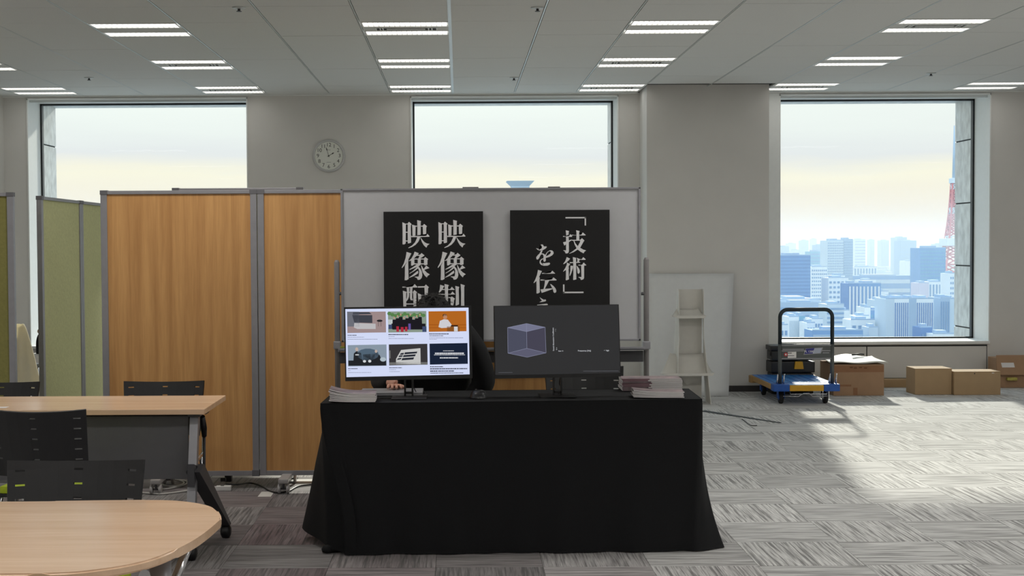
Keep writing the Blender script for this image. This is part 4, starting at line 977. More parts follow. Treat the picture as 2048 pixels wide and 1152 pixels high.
# laptop / mouse / brochures
a, b_ = G(721, 789.5, TZ), G(846, 788, TZ)
t = thing('laptop', 'closed grey laptop at the back of the table under the left monitor', 'laptop', ((a.x + b_.x) / 2, 7.03, TZ + 0.002))
SG = mat('space_grey', (150, 150, 154), 0.4, 0.1)
MB().box(-0.16, 0.16, -0.10, 0.115, 0, 0.009, 0.003).build('base', SG, t); MB().box(-0.16, 0.16, -0.10, 0.115, 0.0098, 0.016, 0.003).build('lid', SG, t)
MB().tube([(-0.13, 0.117, 0.01), (0.13, 0.117, 0.01)], 0.004).build('hinge', BLACKP, t)
p = G(957, 798, TZ)
t = thing('computer_mouse', 'black computer mouse between the two monitors', 'mouse', (p.x, p.y + 0.045, TZ + 0.002), 0.35)
def mouse_fn(u, v):
    a_ = 2 * PI * u; e = math.sin(v * PI / 2)
    rx, ry = 0.041 * math.cos(v * PI / 2) ** 0.5 if v < 1 else 0, 0.05 * math.cos(v * PI / 2) ** 0.6 if v < 1 else 0
    return (rx * math.cos(a_) + 0.006 * e, ry * math.sin(a_) + 0.008 * e, 0.038 * e)
MB().grid(mouse_fn, 24, 9).build('shell', mat('mouse_shell', (40, 41, 44), 0.3), t)
MB().lathe([(0.0095, -0.003), (0.0095, 0.003)], (0.0, 0.032, 0.031), 'x', 14).build('scroll_wheel', MGREY, t)
def stack(label, c, w, d, n, th, rz, cols, curl, group=None, cap=None, spine=False):
    """pile of booklets; each booklet is its own object"""
    for k in range(n):
        z0 = TZ + 0.004 + k * (th + 0.0006)
        jx, jy, jr = random.uniform(-0.003, 0.003), random.uniform(-0.003, 0.003), random.uniform(-0.03, 0.03)
        lab = label[0] if k == 0 else (label[1] if k == n - 1 else label[2])
        t = thing('booklet', lab, 'booklet', (c[0] + jx, c[1] + jy, z0), rz + jr, group)
        def sheet(zo, hh, m, name, inset=0.0):
            def zc(x): return curl * max(0, (-x / w + 0.12)) ** 2 * 1.2 * (0.15 + 0.85 * (k + 1) / n)
            b = bmesh.new(); NX = 12; V = []
            for i in range(NX + 1):
                x = -w / 2 + inset + (w - 2 * inset) * i / NX; z = zc(x)
                V.append([b.verts.new((x, y, z + q)) for y in (-d / 2 + inset, d / 2 - inset) for q in (zo, zo + hh)])
            for A, B_ in zip(V, V[1:]):
                for (p_, q_) in ((0, 1), (1, 3), (3, 2), (2, 0)): b.faces.new((A[p_], A[q_], B_[q_], B_[p_]))
            b.faces.new(V[0]); b.faces.new(V[-1]); bmesh.ops.recalc_face_normals(b, faces=b.faces)
            me = bpy.data.meshes.new(name); b.to_mesh(me); b.free(); me.materials.append(m); obj(name, me, t)
        sheet(0.0, th - 0.0006, PAPER, 'pages'); sheet(th - 0.0006, 0.0006, cols, 'cover')
        if spine: MB().box(-w / 2 - 0.001, -w / 2 + w * random.uniform(0.42, 0.5), -d / 2 - 0.0015, -d / 2 + 0.01, 0.0, th - 0.0002).build('cover_spine', random.choice([COVER, DGREY, mat('rose_cover', (140, 108, 116), 0.45)]), t)
random.seed(9)
c = G(704, 806, TZ)
stack(('bottom booklet of the curled white stack at the left table corner', 'top booklet with dark cover on the stack at the left table corner', 'white booklet inside the curled stack at the left table corner'),
      (c.x, c.y + 0.08), 0.225, 0.16, 7, 0.0055, 0.03, COVER, 0.05, 'booklets stacked at the left table corner')
c = G(1318, 797, TZ)
stack(('bottom booklet of the small stack at the right table corner', 'top booklet of the small front stack at the right table corner', 'white booklet within the small front stack at the right table corner'),
      (c.x, c.y + 0.06), 0.25, 0.13, 5, 0.0055, -0.05, COVER, 0.022, 'booklets in the front right stack')
c = G(1308, 786, TZ)
stack(('bottom booklet of the taller rear stack on the right of the table', 'top booklet with pinkish cover on the taller rear stack', 'booklet within the taller rear stack on the right of the table'),
      (c.x, c.y + 0.145), 0.31, 0.15, 9, 0.0065, 0.02, COVER, 0.0, 'booklets in the rear right stack', spine=True)

# ------------------------------------------------------------------ chairs
def backrest(m):
    """slotted shell: cells left open at the slots"""
    Wt, Z0, Z1 = 0.225, 0.50, 0.79
    cols = [-0.187, 0.0, 0.187]; sw = 0.015
    xs_ = [-Wt]
    for c in cols: xs_ += [c - sw, c + sw]
    xs_ += [Wt]
    xf = []
    for a, b in zip(xs_, xs_[1:]):
        k = max(1, int(round((b - a) / 0.05)))
        xf += [a + (b - a) * i / k for i in range(k)]
    xf.append(Wt)
    rows_ = [0.764 - 0.046 * k for k in range(5)]; sh = 0.0035
    zs_ = [Z0]
    for r in reversed(rows_): zs_ += [r - sh, r + sh]
    zs_ += [Z1]
    def shape(x, z):
        k = (z - Z0) / (Z1 - Z0); s = 0.92 + 0.08 * k; cz = z + (0.010 * (x / Wt) ** 2 if z > 0.78 else 0)
        return (x * s, -0.215 + 0.045 * (x / Wt) ** 2 - 0.07 * k, cz)
    V = [[m.verts.new(shape(x, z)) for x in xf] for z in zs_]
    for j in range(len(zs_) - 1):
        zc = (zs_[j] + zs_[j + 1]) / 2
        for i in range(len(xf) - 1):
            xc = (xf[i] + xf[i + 1]) / 2
            if any(abs(zc - r) < sh for r in rows_) and any(abs(xc - c) < sw for c in cols): continue
            f = m.faces.new((V[j][i], V[j][i + 1], V[j + 1][i + 1], V[j + 1][i]))
def make_chair(label):
    t = thing('stacking_chair', label, 'chair', (0, 0, 0), 0, 'black-backed office chairs')
    mb = MB(); backrest(mb.b); mb.build('backrest', CHAIRP, t, solid=0.012)
    MB().box(-0.19, 0.19, -0.20, 0.22, 0.420, 0.455, 0.016).build('seat', LIME, t)
    MB().box(-0.195, 0.195, -0.20, 0.215, 0.405, 0.421, 0.006).build('seat_pan', BLACKP, t)
    for sx in (-1, 1):
        x = sx * 0.225
        MB().tube([(x * 0.97, -0.235, 0.56), (x, -0.21, 0.47), (x, -0.19, 0.40), (x, 0.0, 0.395), (x, 0.20, 0.40)], 0.011, n=10).build('side_rail', CHROME, t)
        MB().tube([(x, 0.12, 0.40), (x * 1.05, 0.25, 0.02)], 0.011, n=10).build('leg', CHROME, t)
        MB().tube([(x, -0.10, 0.40), (x * 1.05, -0.24, 0.02)], 0.011, n=10).build('leg', CHROME, t)
        for yy in (0.25, -0.24):
            MB().lathe([(0.012, 0.0), (0.015, 0.004), (0.013, 0.03)], (x * 1.05, yy, 0.0), 'z', 12).build('foot_cap', BLACKP, t)
    MB().tube([(-0.225, 0.10, 0.398), (0.225, 0.10, 0.398)], 0.009).build('stretcher', CHROME, t)
    return t
def chair_at(px, Y, rz):
    """x so that the back's centre falls at that column"""
    return (P(px, 850, Y).x, Y, 0)
grp = 'black-backed office chairs'
ch = make_chair('black slotted-back chair with lime seat, tucked under the round table facing away')
# near chair, back towards us: backrest at local y -0.26 -> world Y
x, y, _ = chair_at(155, 4.50, 0); ch.location = (P(154, 850, 4.48).x, 4.48 - 0.02, 0); ch.rotation_euler = (0, 0, PI + 0.02)
ch['label'] = 'black slotted-back chair behind the round table, lime seat glimpsed through its slots'
ch.location = (P(154, 850, 4.48).x, 4.22, 0)
ch.rotation_euler = (0, 0, PI)
# shown from its rear: sitter faces the viewer's table
dup(ch, (P(86, 850, 5.9).x, 6.12, 0), -0.10, 'black slotted-back chair drawn up to the training table, back towards the viewer', grp)
dup(ch, (P(330, 780, 7.35).x, 7.12, 0), PI + 0.03, 'black slotted-back chair behind the training table, by the first oak panel', grp, (0.96, 1, 0.965))
dup(ch, (P(-2, 780, 7.35).x, 7.12, 0), PI, 'black slotted-back chair behind the training table at the left edge', grp, (0.96, 1, 0.965))
dup(ch, (P(1168, 760, 7.8).x, 7.55, 0), PI, 'black slotted-back chair behind the right monitor and booklets', grp)
dup(ch, (P(-68, 1110, 3.25).x, 3.05, 0), 0.02, 'black slotted-back chair at the bottom left corner, in front of the round table', grp, (1, 1, 0.93))

# ------------------------------------------------------------------ training table
z = 0.72
fr_ = G(404, 818.5, z); bk = G(456, 790.5, z)
xr = (fr_.x + bk.x) / 2 + 0.0; xl = xr - 1.8; y0, y1 = fr_.y, bk.y
t = thing('training_table', 'long beech-topped training table with grey modesty panel, on casters', 'table', (xl + 0.9, (y0 + y1) / 2, 0))
MB().box(xl, xr, y0, y1, z - 0.026, z, 0.004).build('tabletop', BEECH, t, True)
pa = P(378, 900, y0 + 0.12).x; zp0 = P(300, 958, y0 + 0.12).z
MB().box(xl + 0.15, pa, y0 + 0.11, y0 + 0.125, zp0, z - 0.045, 0.004).build('modesty_panel', GREYP, t, True)
MB().box(xl + 0.1, pa + 0.03, y0 + 0.13, y0 + 0.2, z - 0.06, z - 0.027).build('under_beam', BLACKP, t, True)
fc = G(380, 1122); rc = G(450, 1076)
for xx, nm in ((fc.x, 0), (xl + 0.13, 1)):
    yf, yr_ = fc.y, rc.y
    MB().hexa([(xx - 0.02, yf - 0.01, 0.08), (xx + 0.02, yf - 0.01, 0.08), (xx + 0.02, yf + 0.03, 0.08), (xx - 0.02, yf + 0.03, 0.08),
               (xx - 0.02, y0 + 0.10, z - 0.04), (xx + 0.02, y0 + 0.10, z - 0.04), (xx + 0.02, y0 + 0.15, z - 0.04), (xx - 0.02, y0 + 0.15, z - 0.04)]).build('leg', ALU, t, True)
    dx = rc.x - fc.x
    MB().hexa([(xx + dx - 0.03, yr_ - 0.03, 0.07), (xx + dx + 0.03, yr_ - 0.03, 0.07), (xx + dx + 0.03, yr_ + 0.02, 0.07), (xx + dx - 0.03, yr_ + 0.02, 0.07),
               (xx - 0.02, yf + 0.03, 0.42), (xx + 0.045, yf + 0.03, 0.42), (xx + 0.045, yf + 0.15, 0.44), (xx - 0.02, yf + 0.15, 0.44)]).build('rear_leg', DGREY, t, True)
    MB().hexa([(xx - 0.012, yf + 0.02, 0.35), (xx + 0.02, yf + 0.02, 0.35), (xx + 0.02, yf + 0.13, 0.40), (xx - 0.012, yf + 0.13, 0.40),
               (xx - 0.012, yf + 0.02, 0.46), (xx + 0.02, yf + 0.02, 0.46), (xx + 0.02, yf + 0.10, 0.44), (xx - 0.012, yf + 0.10, 0.44)]).build('leg_bracket', DGREY, t, True)
    MB().box(xx - 0.025, xx + 0.035, y0 + 0.06, y1 - 0.06, z - 0.045, z - 0.027, 0.004).build('top_bracket', DGREY, t, True)
    MB().tube([(xx + 0.02, y0 + 0.20, 0.66), (xx + 0.02, y0 + 0.235, 0.60), (xx + 0.02, y0 + 0.25, 0.555)], [0.014, 0.017, 0.012], n=10).build('fold_lever', BLACKP, t, True)
    MB().tube([(xx + 0.02, y0 + 0.25, 0.56), (xx + 0.015, yf + 0.30, 0.30)], 0.007, n=8).build('fold_rod', DGREY, t, True)
    for yy, ox in ((yf + 0.01, 0), (yr_, dx)):
        MB().lathe([(0.018, -0.026), (0.034, -0.018), (0.036, -0.004), (0.036, 0.004), (0.034, 0.018), (0.018, 0.026)], (xx + 0.005 + ox, yy, 0.0365), 'x', 20).build('caster', BLACKP, t, True)
        MB().tube([(xx + 0.005 + ox, yy, 0.055), (xx + 0.005 + ox, yy, 0.10)], 0.012, n=10).build('caster_stem', BLACKP, t, True)
q = P(430, 822, y0 + 0.3)
MB().box(xr - 0.10, xr - 0.02, y0 + 0.16, y0 + 0.24, z - 0.045, z - 0.027, 0.006).build('bag_hook', BLACKP, t, True)
g = G(6, 815, z + 0.001)
tag(MB().box(g.x - 0.10, g.x + 0.02, g.y - 0.02, g.y + 0.03, z + 0.0005, z + 0.0015).build('paper_slip', PAPER), 'small white slip of paper on the training table at the left edge', 'paper')

# ------------------------------------------------------------------ round-ended table in front
z = 0.72
pts = [(45, 1148), (171, 1142), (297, 1120), (384, 1082), (436, 1043), (441, 1030), (419, 1011), (349, 1000.5), (244, 1000), (100, 1002)]
gp_ = [G(a, b_, z) for a, b_ in pts]
def cat_(ps, k=8):
    out = []
    for i in range(len(ps) - 1):
        p0, p1, p2, p3 = ps[max(i - 1, 0)], ps[i], ps[i + 1], ps[min(i + 2, len(ps) - 1)]
        for q in range(k):
            s = q / k; out.append(0.5 * ((2 * p1) + (-p0 + p2) * s + (2 * p0 - 5 * p1 + 4 * p2 - p3) * s * s + (-p0 + 3 * p1 - 3 * p2 + p3) * s ** 3))
    return out + [ps[-1]]
ol = cat_(gp_)
xm = -1.42; right = [(p.x, p.y) for p in ol]
yf_, yb_ = right[0][1], right[-1][1]
left = [(2 * xm - x_, y_) for x_, y_ in reversed(right)]
t = thing('round_table', 'round-ended beech table in the left foreground', 'table', (xm, (yf_ + yb_) / 2, 0))
b = bmesh.new(); outline = right + left
A_ = [b.verts.new((x_, y_, z)) for x_, y_ in outline]
f = b.faces.new(A_); bmesh.ops.recalc_face_normals(b, faces=[f])
if f.normal.z < 0: f.normal_flip()
r_ = bmesh.ops.extrude_face_region(b, geom=[f]); 
for v in [e for e in r_['geom'] if isinstance(e, bmesh.types.BMVert)]: v.co.z = z - 0.024
es = [e for e in b.edges if abs(e.verts[0].co.z - e.verts[1].co.z) < 1e-4 and len(e.link_faces) == 2]
bmesh.ops.bevel(b, geom=es, offset=0.005, segments=3, affect='EDGES'); bmesh.ops.recalc_face_normals(b, faces=b.faces)
b.transform(MW[t.name].inverted()); me = bpy.data.meshes.new('tabletop'); b.to_mesh(me); b.free(); me.materials.append(BEECH); obj('tabletop', me, t)
cx, cy = xm, (yf_ + yb_) / 2
for sx in (-1, 1):
    MB().tube([(cx + sx * 0.60, cy, z - 0.03), (cx + sx * 0.60, cy, 0.12)], 0.03, n=16).build('leg_column', ALU, t, True)
    for sy in (-1, 1):
        MB().tube([(cx + sx * 0.60, cy, 0.14), (cx + sx * 0.62, cy + sy * 0.30, 0.07)], [0.024, 0.016], n=12).build('leg', CHROME, t, True)
        MB().tube([(cx + sx * 0.60, cy + sy * 0.1, 0.52), (cx + sx * 0.64, cy + sy * 0.36, z - 0.03)], [0.014, 0.014], n=12).build('leg_brace', CHROME, t, True)
        MB().lathe([(0.015, -0.02), (0.027, -0.01), (0.027, 0.01), (0.015, 0.02)], (cx + sx * 0.62, cy + sy * 0.30, 0.0275), 'x', 18).build('caster', BLACKP, t, True)
    MB().tube([(cx + sx * 0.60, cy, 0.12), (cx + sx * 0.60, cy, 0.02)], 0.03, n=16).build('leg_foot', ALU, t, True)

# ------------------------------------------------------------------ floor leads
p = [G(395, 985), G(462, 976)]
t = thing('power_strip', 'white power strip on the carpet behind the training table', 'power strip', tuple(G(425, 981)), 0.05)
MB().box(-0.11, 0.115, -0.022, 0.022, 0.0, 0.028, 0.004).build('body', WHITEP, t)
for k in range(4): MB().box(-0.085 + k * 0.045, -0.065 + k * 0.045, -0.010, 0.010, 0.0282, 0.029).build('socket', DGREY, t)
cable('power_cable', 'black power lead snaking from the white strip past the partition caster', [G(452, 968, 0.03), G(475, 969, 0.03), G(500, 966, 0.012), G(522, 972, 0.006), G(545, 984, 0.006), G(575, 983, 0.006), G(598, 972, 0.006), G(640, 968, 0.006), G(700, 966, 0.006)], 0.005, CABLEK)
tag(MB().box(G(452, 968).x - 0.02, G(452, 968).x + 0.012, G(452, 972).y - 0.012, G(452, 972).y + 0.012, 0.03, 0.052, 0.003).build('power_plug', BLACKP), 'black plug in the end of the white power strip', 'plug')
cable('extension_lead', 'white extension lead running along the carpet to the power strip', [G(280, 985, 0.006), G(320, 988, 0.006), G(350, 985, 0.006), G(392, 979, 0.008)], 0.006, CABLEW)
cable('coiled_lead', 'loose grey coil of cable on the carpet under the training table', [G(300, 975, 0.006), G(330, 978, 0.008), G(368, 970, 0.006), G(372, 962, 0.006), G(340, 960, 0.01), G(318, 966, 0.008), G(345, 973, 0.012), G(368, 966, 0.012), G(350, 958, 0.006), G(315, 960, 0.006)], 0.005, CABLEW)
tag(MB().box(G(517, 992).x, G(543, 992).x, G(517, 994).y, G(517, 984).y, 0.0005, 0.0025).build('floor_sheet', CARDW), 'small pale sheet on the carpet by the partition caster', 'paper')
tag(MB().box(G(580, 965).x, G(640, 965).x, G(600, 966).y, G(600, 962).y, 0.0005, 0.012, 0.003).build('cable_duct', WHITEP), 'short white cable duct on the carpet under the middle oak panel', 'duct')
tag(MB().box(G(455, 958).x, G(468, 958).x, G(460, 961).y - 0.05, G(460, 961).y, 0.0, zb - 0.004, 0.004).build('adjuster_foot', BLACKP), 'small black foot under the first oak panel', 'foot')
# dark strip painted as a shadow and a thin line, right of the table
a, b_ = G(1405, 822), G(1560, 846)
d = (b_ - a).normalized(); q = Vector((-d.y, d.x, 0)) * 0.035
MB_ = MB().hexa([a - q, b_ - q * 0.5, b_ + q * 0.5, a + q] + [v + Vector((0, 0, 0.004)) for v in (a - q, b_ - q * 0.5, b_ + q * 0.5, a + q)])
tag(MB_.build('shadow_strip', mat('shadow_strip_grey', (74, 80, 82), 0.8)), 'flat dark strip painted as a shadow on the carpet right of the black table', 'floor shadow')
cable('thin_line', 'thin dark line on the carpet below the shadow strip', [G(1484, 838, 0.003), G(1497, 848, 0.003), G(1504, 851, 0.003), G(1514, 851, 0.003)], 0.004, CABLEK)

COTTON = mat('white_cotton', (240, 236, 222), 0.85, noise=0.04)
ct = COTTON.node_tree; tl_ = ct.nodes.new('ShaderNodeBsdfTranslucent'); tl_.inputs[0].default_value = rgb((246, 238, 210)); mxs = ct.nodes.new('ShaderNodeMixShader'); mxs.inputs[0].default_value = 0.5
ct.links.new(ct.nodes['Principled BSDF'].outputs[0], mxs.inputs[1]); ct.links.new(tl_.outputs[0], mxs.inputs[2]); ct.links.new(mxs.outputs[0], ct.nodes['Material Output'].inputs[0])
# ------------------------------------------------------------------ left background: cloth, bag, low cabinet
yc = 12.0
tp = P(40, 650, yc)
t = thing('stacking_chair', 'black chair hidden beneath the white cloth between green partitions', 'chair', (tp.x + 0.01, yc + 0.05, 0))
MB().box(-0.13, 0.09, -0.08, 0.16, 0.42, 0.46, 0.01).build('seat', BLACKP, t); MB().box(-0.06, 0.02, -0.06, -0.02, 0.0, 0.72, 0.01).build('back_post', BLACKP, t)
for sx in (-.12, .08):
    for sy in (-.07, .14): MB().tube([(sx, sy, 0), (sx, sy, 0.42)], 0.012).build('leg', CHROME, t)
def drape(u, v):
    a_ = -PI * 0.95 + u * PI * 1.9; z0 = P(45, 648, yc).z
    rr = 0.03 + 0.125 * v ** 0.75 + 0.02 * math.sin(a_ * 5) * v
    return (tp.x + rr * 1.1 * math.sin(a_) , yc - rr * 0.9 * math.cos(a_), z0 - v * 0.62)
tag(MB().grid(drape, 44, 20).build('draped_cloth', COTTON, solid=0.004), 'white cloth hung over a chair back between the green partitions', 'cloth')
x0, x1 = P(56, 700, 13.6).x, P(56, 700, 13.6).x + 1.2
zt2 = P(75, 711, 13.5).z
t = thing('low_cabinet', 'low pale grey cabinet under the left window', 'cabinet', ((x0 + x1) / 2, 13.9, 0))
MB().box(-0.6, 0.6, -0.38, 0.38, 0.06, zt2, 0.006).build('body', WALL, t); MB().box(-0.59, 0.59, -0.36, 0.37, 0, 0.06).build('plinth', BASE, t)
for k in (-1, 1): MB().box(min(k * 0.005, k * 0.59), max(k * 0.005, k * 0.59), -0.395, -0.38, 0.08, zt2 - 0.03, 0.003).build('door', WALL, t)
bx = P(80, 690, 13.65).x
t = thing('bag', 'black bag with pale buckle on the low cabinet by the left window', 'bag', (bx + 0.10, 13.75, zt2))
def bag(u, v):
    a_ = 2 * PI * u; s = (1 - (v) ** 5 * 0.75); return (0.17 * s * math.cos(a_), 0.10 * s * math.sin(a_), 0.27 * v)
MB().grid(bag, 24, 12).build('body', BLACKC, t)
MB().tube([(-0.08, -0.09, 0.2), (-0.05, -0.06, 0.33), (0.03, -0.06, 0.35), (0.06, -0.08, 0.22)], 0.013).build('strap', BLACKC, t)
MB().lathe([(0.02, -0.008), (0.028, 0.0), (0.02, 0.008)], (-0.10, -0.09, 0.23), 'y', 14).build('buckle', TANP, t)

# ------------------------------------------------------------------ foam board leaning on the column
yt = YCOL - 0.03; yb = YCOL - 0.42
A, Bq, Cq, D = G(1290, 795), G(1457, 793), P(1468, 547, yt), P(1292, 547.5, yt)
A.y = Bq.y = yb; A = Vector((P(1290, 793, yb).x, yb, 0.002)); Bq = Vector((P(1457, 793, yb).x, yb, 0.002))
b = bmesh.new(); NX, NY = 8, 20; rowsF = []
def bd(u, v, o):
    p = A.lerp(Bq, u).lerp(D.lerp(Cq, u), v); p.y += 0.02 * math.sin(PI * v) * (u - 0.3) - o; return p
m = MB(); m.grid(lambda u, v: bd(u, v, 0.0), NX, NY)
tag(m.build('foam_board', FOAM, solid=0.007), 'large white foam board leaning against the column, slightly bowed', 'board')
# ------------------------------------------------------------------ white card display stand
yd = 12.85
t = thing('display_stand', 'white card pamphlet stand with two curved shelves in front of the foam board', 'stand', (P(1380, 700, yd).x, yd, 0))
pz = lambda px, py: P(px, py, yd)
f1, f2 = pz(1356, 600).x, pz(1405, 600).x
ztop = pz(1380, 578).z
for x_, sgn in ((f1, -1), (f2, 1)):
    prof = [(yd - 0.06, ztop - 0.03), (yd - 0.035, ztop), (yd + 0.05, ztop), (yd + 0.12, 0.0), (yd - 0.20, 0.0), (yd - 0.07, 0.62)]
    # fin leaning outwards a little at its foot
    b2 = MB(); b2.prism(prof, 'x', x_ - 0.003, x_ + 0.003)
    for v in b2.b.verts: v.co.x += sgn * 0.045 * max(0, (0.62 - v.co.z)) / 0.62
    b2.build('side_fin', CARDW, t, True)
MB().hexa([(f1, yd + 0.05, 0.02), (f2, yd + 0.05, 0.02), (f2, yd + 0.056, 0.02), (f1, yd + 0.056, 0.02), (f1, yd + 0.03, ztop - 0.003), (f2, yd + 0.03, ztop - 0.003), (f2, yd + 0.036, ztop - 0.003), (f1, yd + 0.036, ztop - 0.003)]).build('back_sheet', CARDW, t, True)
def shelf(xl_, xr_, pyt, pyb, hgt):
    a, b_ = pz(xl_, pyb), pz(xr_, pyb); ex = 0.35
    xa_, xb_ = a.x, b_.x; zb2 = a.z; zt3 = pz(xl_, pyt).z
    cx_ = (f1 + f2) / 2 - 0.01
    def fn(u, v):
        # upper lip rises at back, front edge is a shallow bow
        wv = (1 - v) * 1.0 + v * 0.62
        x = cx_ + (xa_ + (xb_ - xa_) * u - cx_) * wv
        yy = yd - 0.16 + 0.17 * v ** 0.6 + 0.05 * (2 * u - 1) ** 2 * (1 - v)
        zz = zb2 + 0.015 * (2 * u - 1) ** 4 + (zt3 - zb2) * v ** 1.6
        return (x, yy, zz)
    MB().grid(fn, 16, 8).build('shelf', CARDW, t, True, solid=0.004)
    m = MB(); m.prism([(xa_ + 0.01, zb2 + 0.02), (xb_ - 0.01, zb2 + 0.02), (xb_ - 0.03, zb2 - 0.004), (xa_ + 0.05, zb2 - 0.006)], 'y', yd - 0.165, yd - 0.160)
    m.build('shelf_lip', CARDW, t, True)
shelf(1340, 1409, 619, 634, 0.1); shelf(1317, 1425, 709, 748, 0.16)
m = MB(); zq = pz(1380, 748).z; m.prism([(f1, zq), (f2, zq), (f2 - 0.02, zq - 0.06), (f1 + 0.08, zq - 0.10)], 'y', yd + 0.0, yd + 0.004); m.build('shelf_support', CARDW, t, True)

# ------------------------------------------------------------------ platform cart
gf = G(1613, 810); yf = 11.95
yf = gf.y - 0.02
zt4 = 0.21
xl_ = P(1547, 770, yf).x; xr_ = P(1680, 770, yf).x; yb2 = yf + 1.0
t = thing('platform_cart', 'blue platform hand cart with dark folding handle, by the right window', 'cart', ((xl_ + xr_) / 2, yf + 0.45, 0))
zt4 = P(1613, 769, yf).z; zd = P(1613, 783, yf).z
MB().box(xl_ + 0.01, xr_ - 0.01, yf + 0.01, yb2 - 0.01, zd + 0.006, zt4, 0.008).build('deck', BLUEP, t, True)
for sx, (a, b_) in (('l', (xl_, xl_ + 0.012)), ('r', (xr_ - 0.012, xr_))):
    MB().box(a, b_, yf + 0.09, yb2 - 0.09, zd + 0.01, zt4 - 0.006, 0.003).build('side_strip', TANP, t, True)
for (x_, y_) in ((xl_, yf), (xr_ - 0.15, yf)):
    MB().box(x_, x_ + 0.15, y_ - 0.006, y_ + 0.12, zd, zt4 + 0.003, 0.012).build('corner_bumper', BLUEE, t, True)
for (x_, y_) in ((xl_ - 0.02, yb2 - 0.1), (xr_ - 0.08, yb2 - 0.1)):
    MB().box(x_, x_ + 0.10, y_, y_ + 0.10, zd - 0.012, zt4 - 0.004, 0.015).build('rear_bumper', TANP, t, True)
MB().box(xl_ + 0.15, xr_ - 0.15, yf - 0.004, yf + 0.012, zd + 0.004, zt4 - 0.006, 0.003).build('front_strip', YEL, t, True)
for k in range(7):
    MB().box(xl_ + 0.05 + k * 0.08, xl_ + 0.056 + k * 0.08, yf + 0.16, yb2 - 0.06, zt4, zt4 + 0.003).build('deck_rib', BLUEE, t, True)
MB().box(xl_ + 0.05, xr_ - 0.05, yf + 0.13, yf + 0.145, zt4, zt4 + 0.004).build('deck_rib', BLUEE, t, True)
yh = yf + 0.07; hl = P(1560, 650, yh).x; hr = P(1664.5, 650, yh).x; zh = P(1612, 619, yh).z; rr = 0.07; tr = 0.018
path = [(hl, yh, zt4 + 0.01), (hl, yh, 0.55), (hl, yh, zh - rr)] + [(x_, yh, z_) for x_, z_ in arc(hl + rr, zh - rr, rr, PI, PI / 2, 6)[1:]] + [(x_, yh, z_) for x_, z_ in arc(hr - rr, zh - rr, rr, PI / 2, 0, 6)] + [(hr, yh, 0.55), (hr, yh, zt4 + 0.01)]
MB().tube([p_ for p_ in path if p_[2] >= 0.549], tr, n=14).build('handle', DTUBE, t, True)
for xx in (hl, hr): MB().tube([(xx, yh, zt4 + 0.0), (xx, yh, 0.56)], tr * 1.02, n=14).build('handle_upright', CARTG, t, True)
zp1 = P(1612, 688, yh).z; zp2 = P(1612, 719, yh).z
plate = MB().box(hl + 0.012, hr - 0.012, yh - 0.008, yh + 0.008, zp2, zp1, 0.003).build('cross_plate', CARTG, t, True)
m = MB()
for zz, xa2, xb2 in ((zp1 - 0.012, hl + .012, hr - .012), (zp2 + 0.010, hl + .012, hr - .012), (zp1 - 0.048, hl + .02, hl + 0.22), (zp1 - 0.062, hl + .012, hl + .24), (zp1 - 0.062, hr - .1, hr - .02), (zp1 - 0.082, hr - .09, hr - .03)):
    m.box(xa2, xb2, yh - 0.013, yh - 0.007, zz - 0.004, zz + 0.004, 0.001)
m.build('plate_rib', ALU, plate, True)
e0 = lambda px, py: P(px, py, yh - 0.0135)
def plabel(ptsx, m_, nm, o=0.0):
    mm = MB(); mm.prism([(e0(*q_).x, e0(*q_).z) for q_ in ptsx], 'y', yh - 0.0135 - o, yh - 0.012 - o); return mm.build(nm, m_, plate, True)
plabel([(1607, 709.5), (1642, 707), (1646, 695), (1611.5, 696.5)], ALU, 'badge_frame')
plabel([(1609, 708), (1625.5, 707), (1629, 696), (1612, 697.2)], mat('badge_blue', (44, 44, 130), 0.4), 'badge', 0.001)
plabel([(1625.5, 707), (1640, 706), (1643.5, 696.2), (1628.5, 697)], mat('badge_silver', (175, 182, 200), 0.3, 0.3), 'badge_half', 0.001)
c_ = e0(1618, 703.2)
text_obj('lettering', 'PL 1300', 0.027, MW[t.name].inverted() @ Matrix.Translation((c_.x, yh - 0.017, c_.z)) @ UPR, INK, plate)
plabel([(1575.5, 716), (1592.5, 715.5), (1592.5, 703.5), (1575.5, 704)], PAPER, 'sticker', 0.001)
c_ = e0(1571.5, 709)
MB().lathe([(0.018, -0.017), (0.018, -0.014)], (c_.x, yh, c_.z), 'y', 20).build('red_mark', mat('red_print', (190, 60, 64), 0.5), plate, True)
MB().lathe([(0.008, -0.018), (0.008, -0.016)], (c_.x, yh, c_.z), 'y', 16).build('red_mark_centre', PAPER, plate, True)
MB().box(e0(1577, 0).x, e0(1585, 0).x, yh - 0.0160, yh - 0.0145, e0(0 + 1577, 707).z, e0(1577, 705.5).z).box(e0(1577, 0).x, e0(1590, 0).x, yh - 0.0160, yh - 0.0145, e0(1577, 712).z, e0(1577, 711).z).build('sticker_print', DGREY, plate, True)
for xx in (hl, hr):
    for o_ in (-0.03, 0.03):
        MB().tube([(xx + o_ - 0.006, yh - 0.05, zt4 + 0.002), (xx + o_ + 0.004, yh - 0.03, zt4 + 0.09), (xx + o_ + 0.012, yh - 0.01, zt4 + 0.09), (xx + o_ + 0.006, yh + 0.03, zt4 + 0.002)], 0.006, n=8).build('hinge_loop', CHROME, t, True)
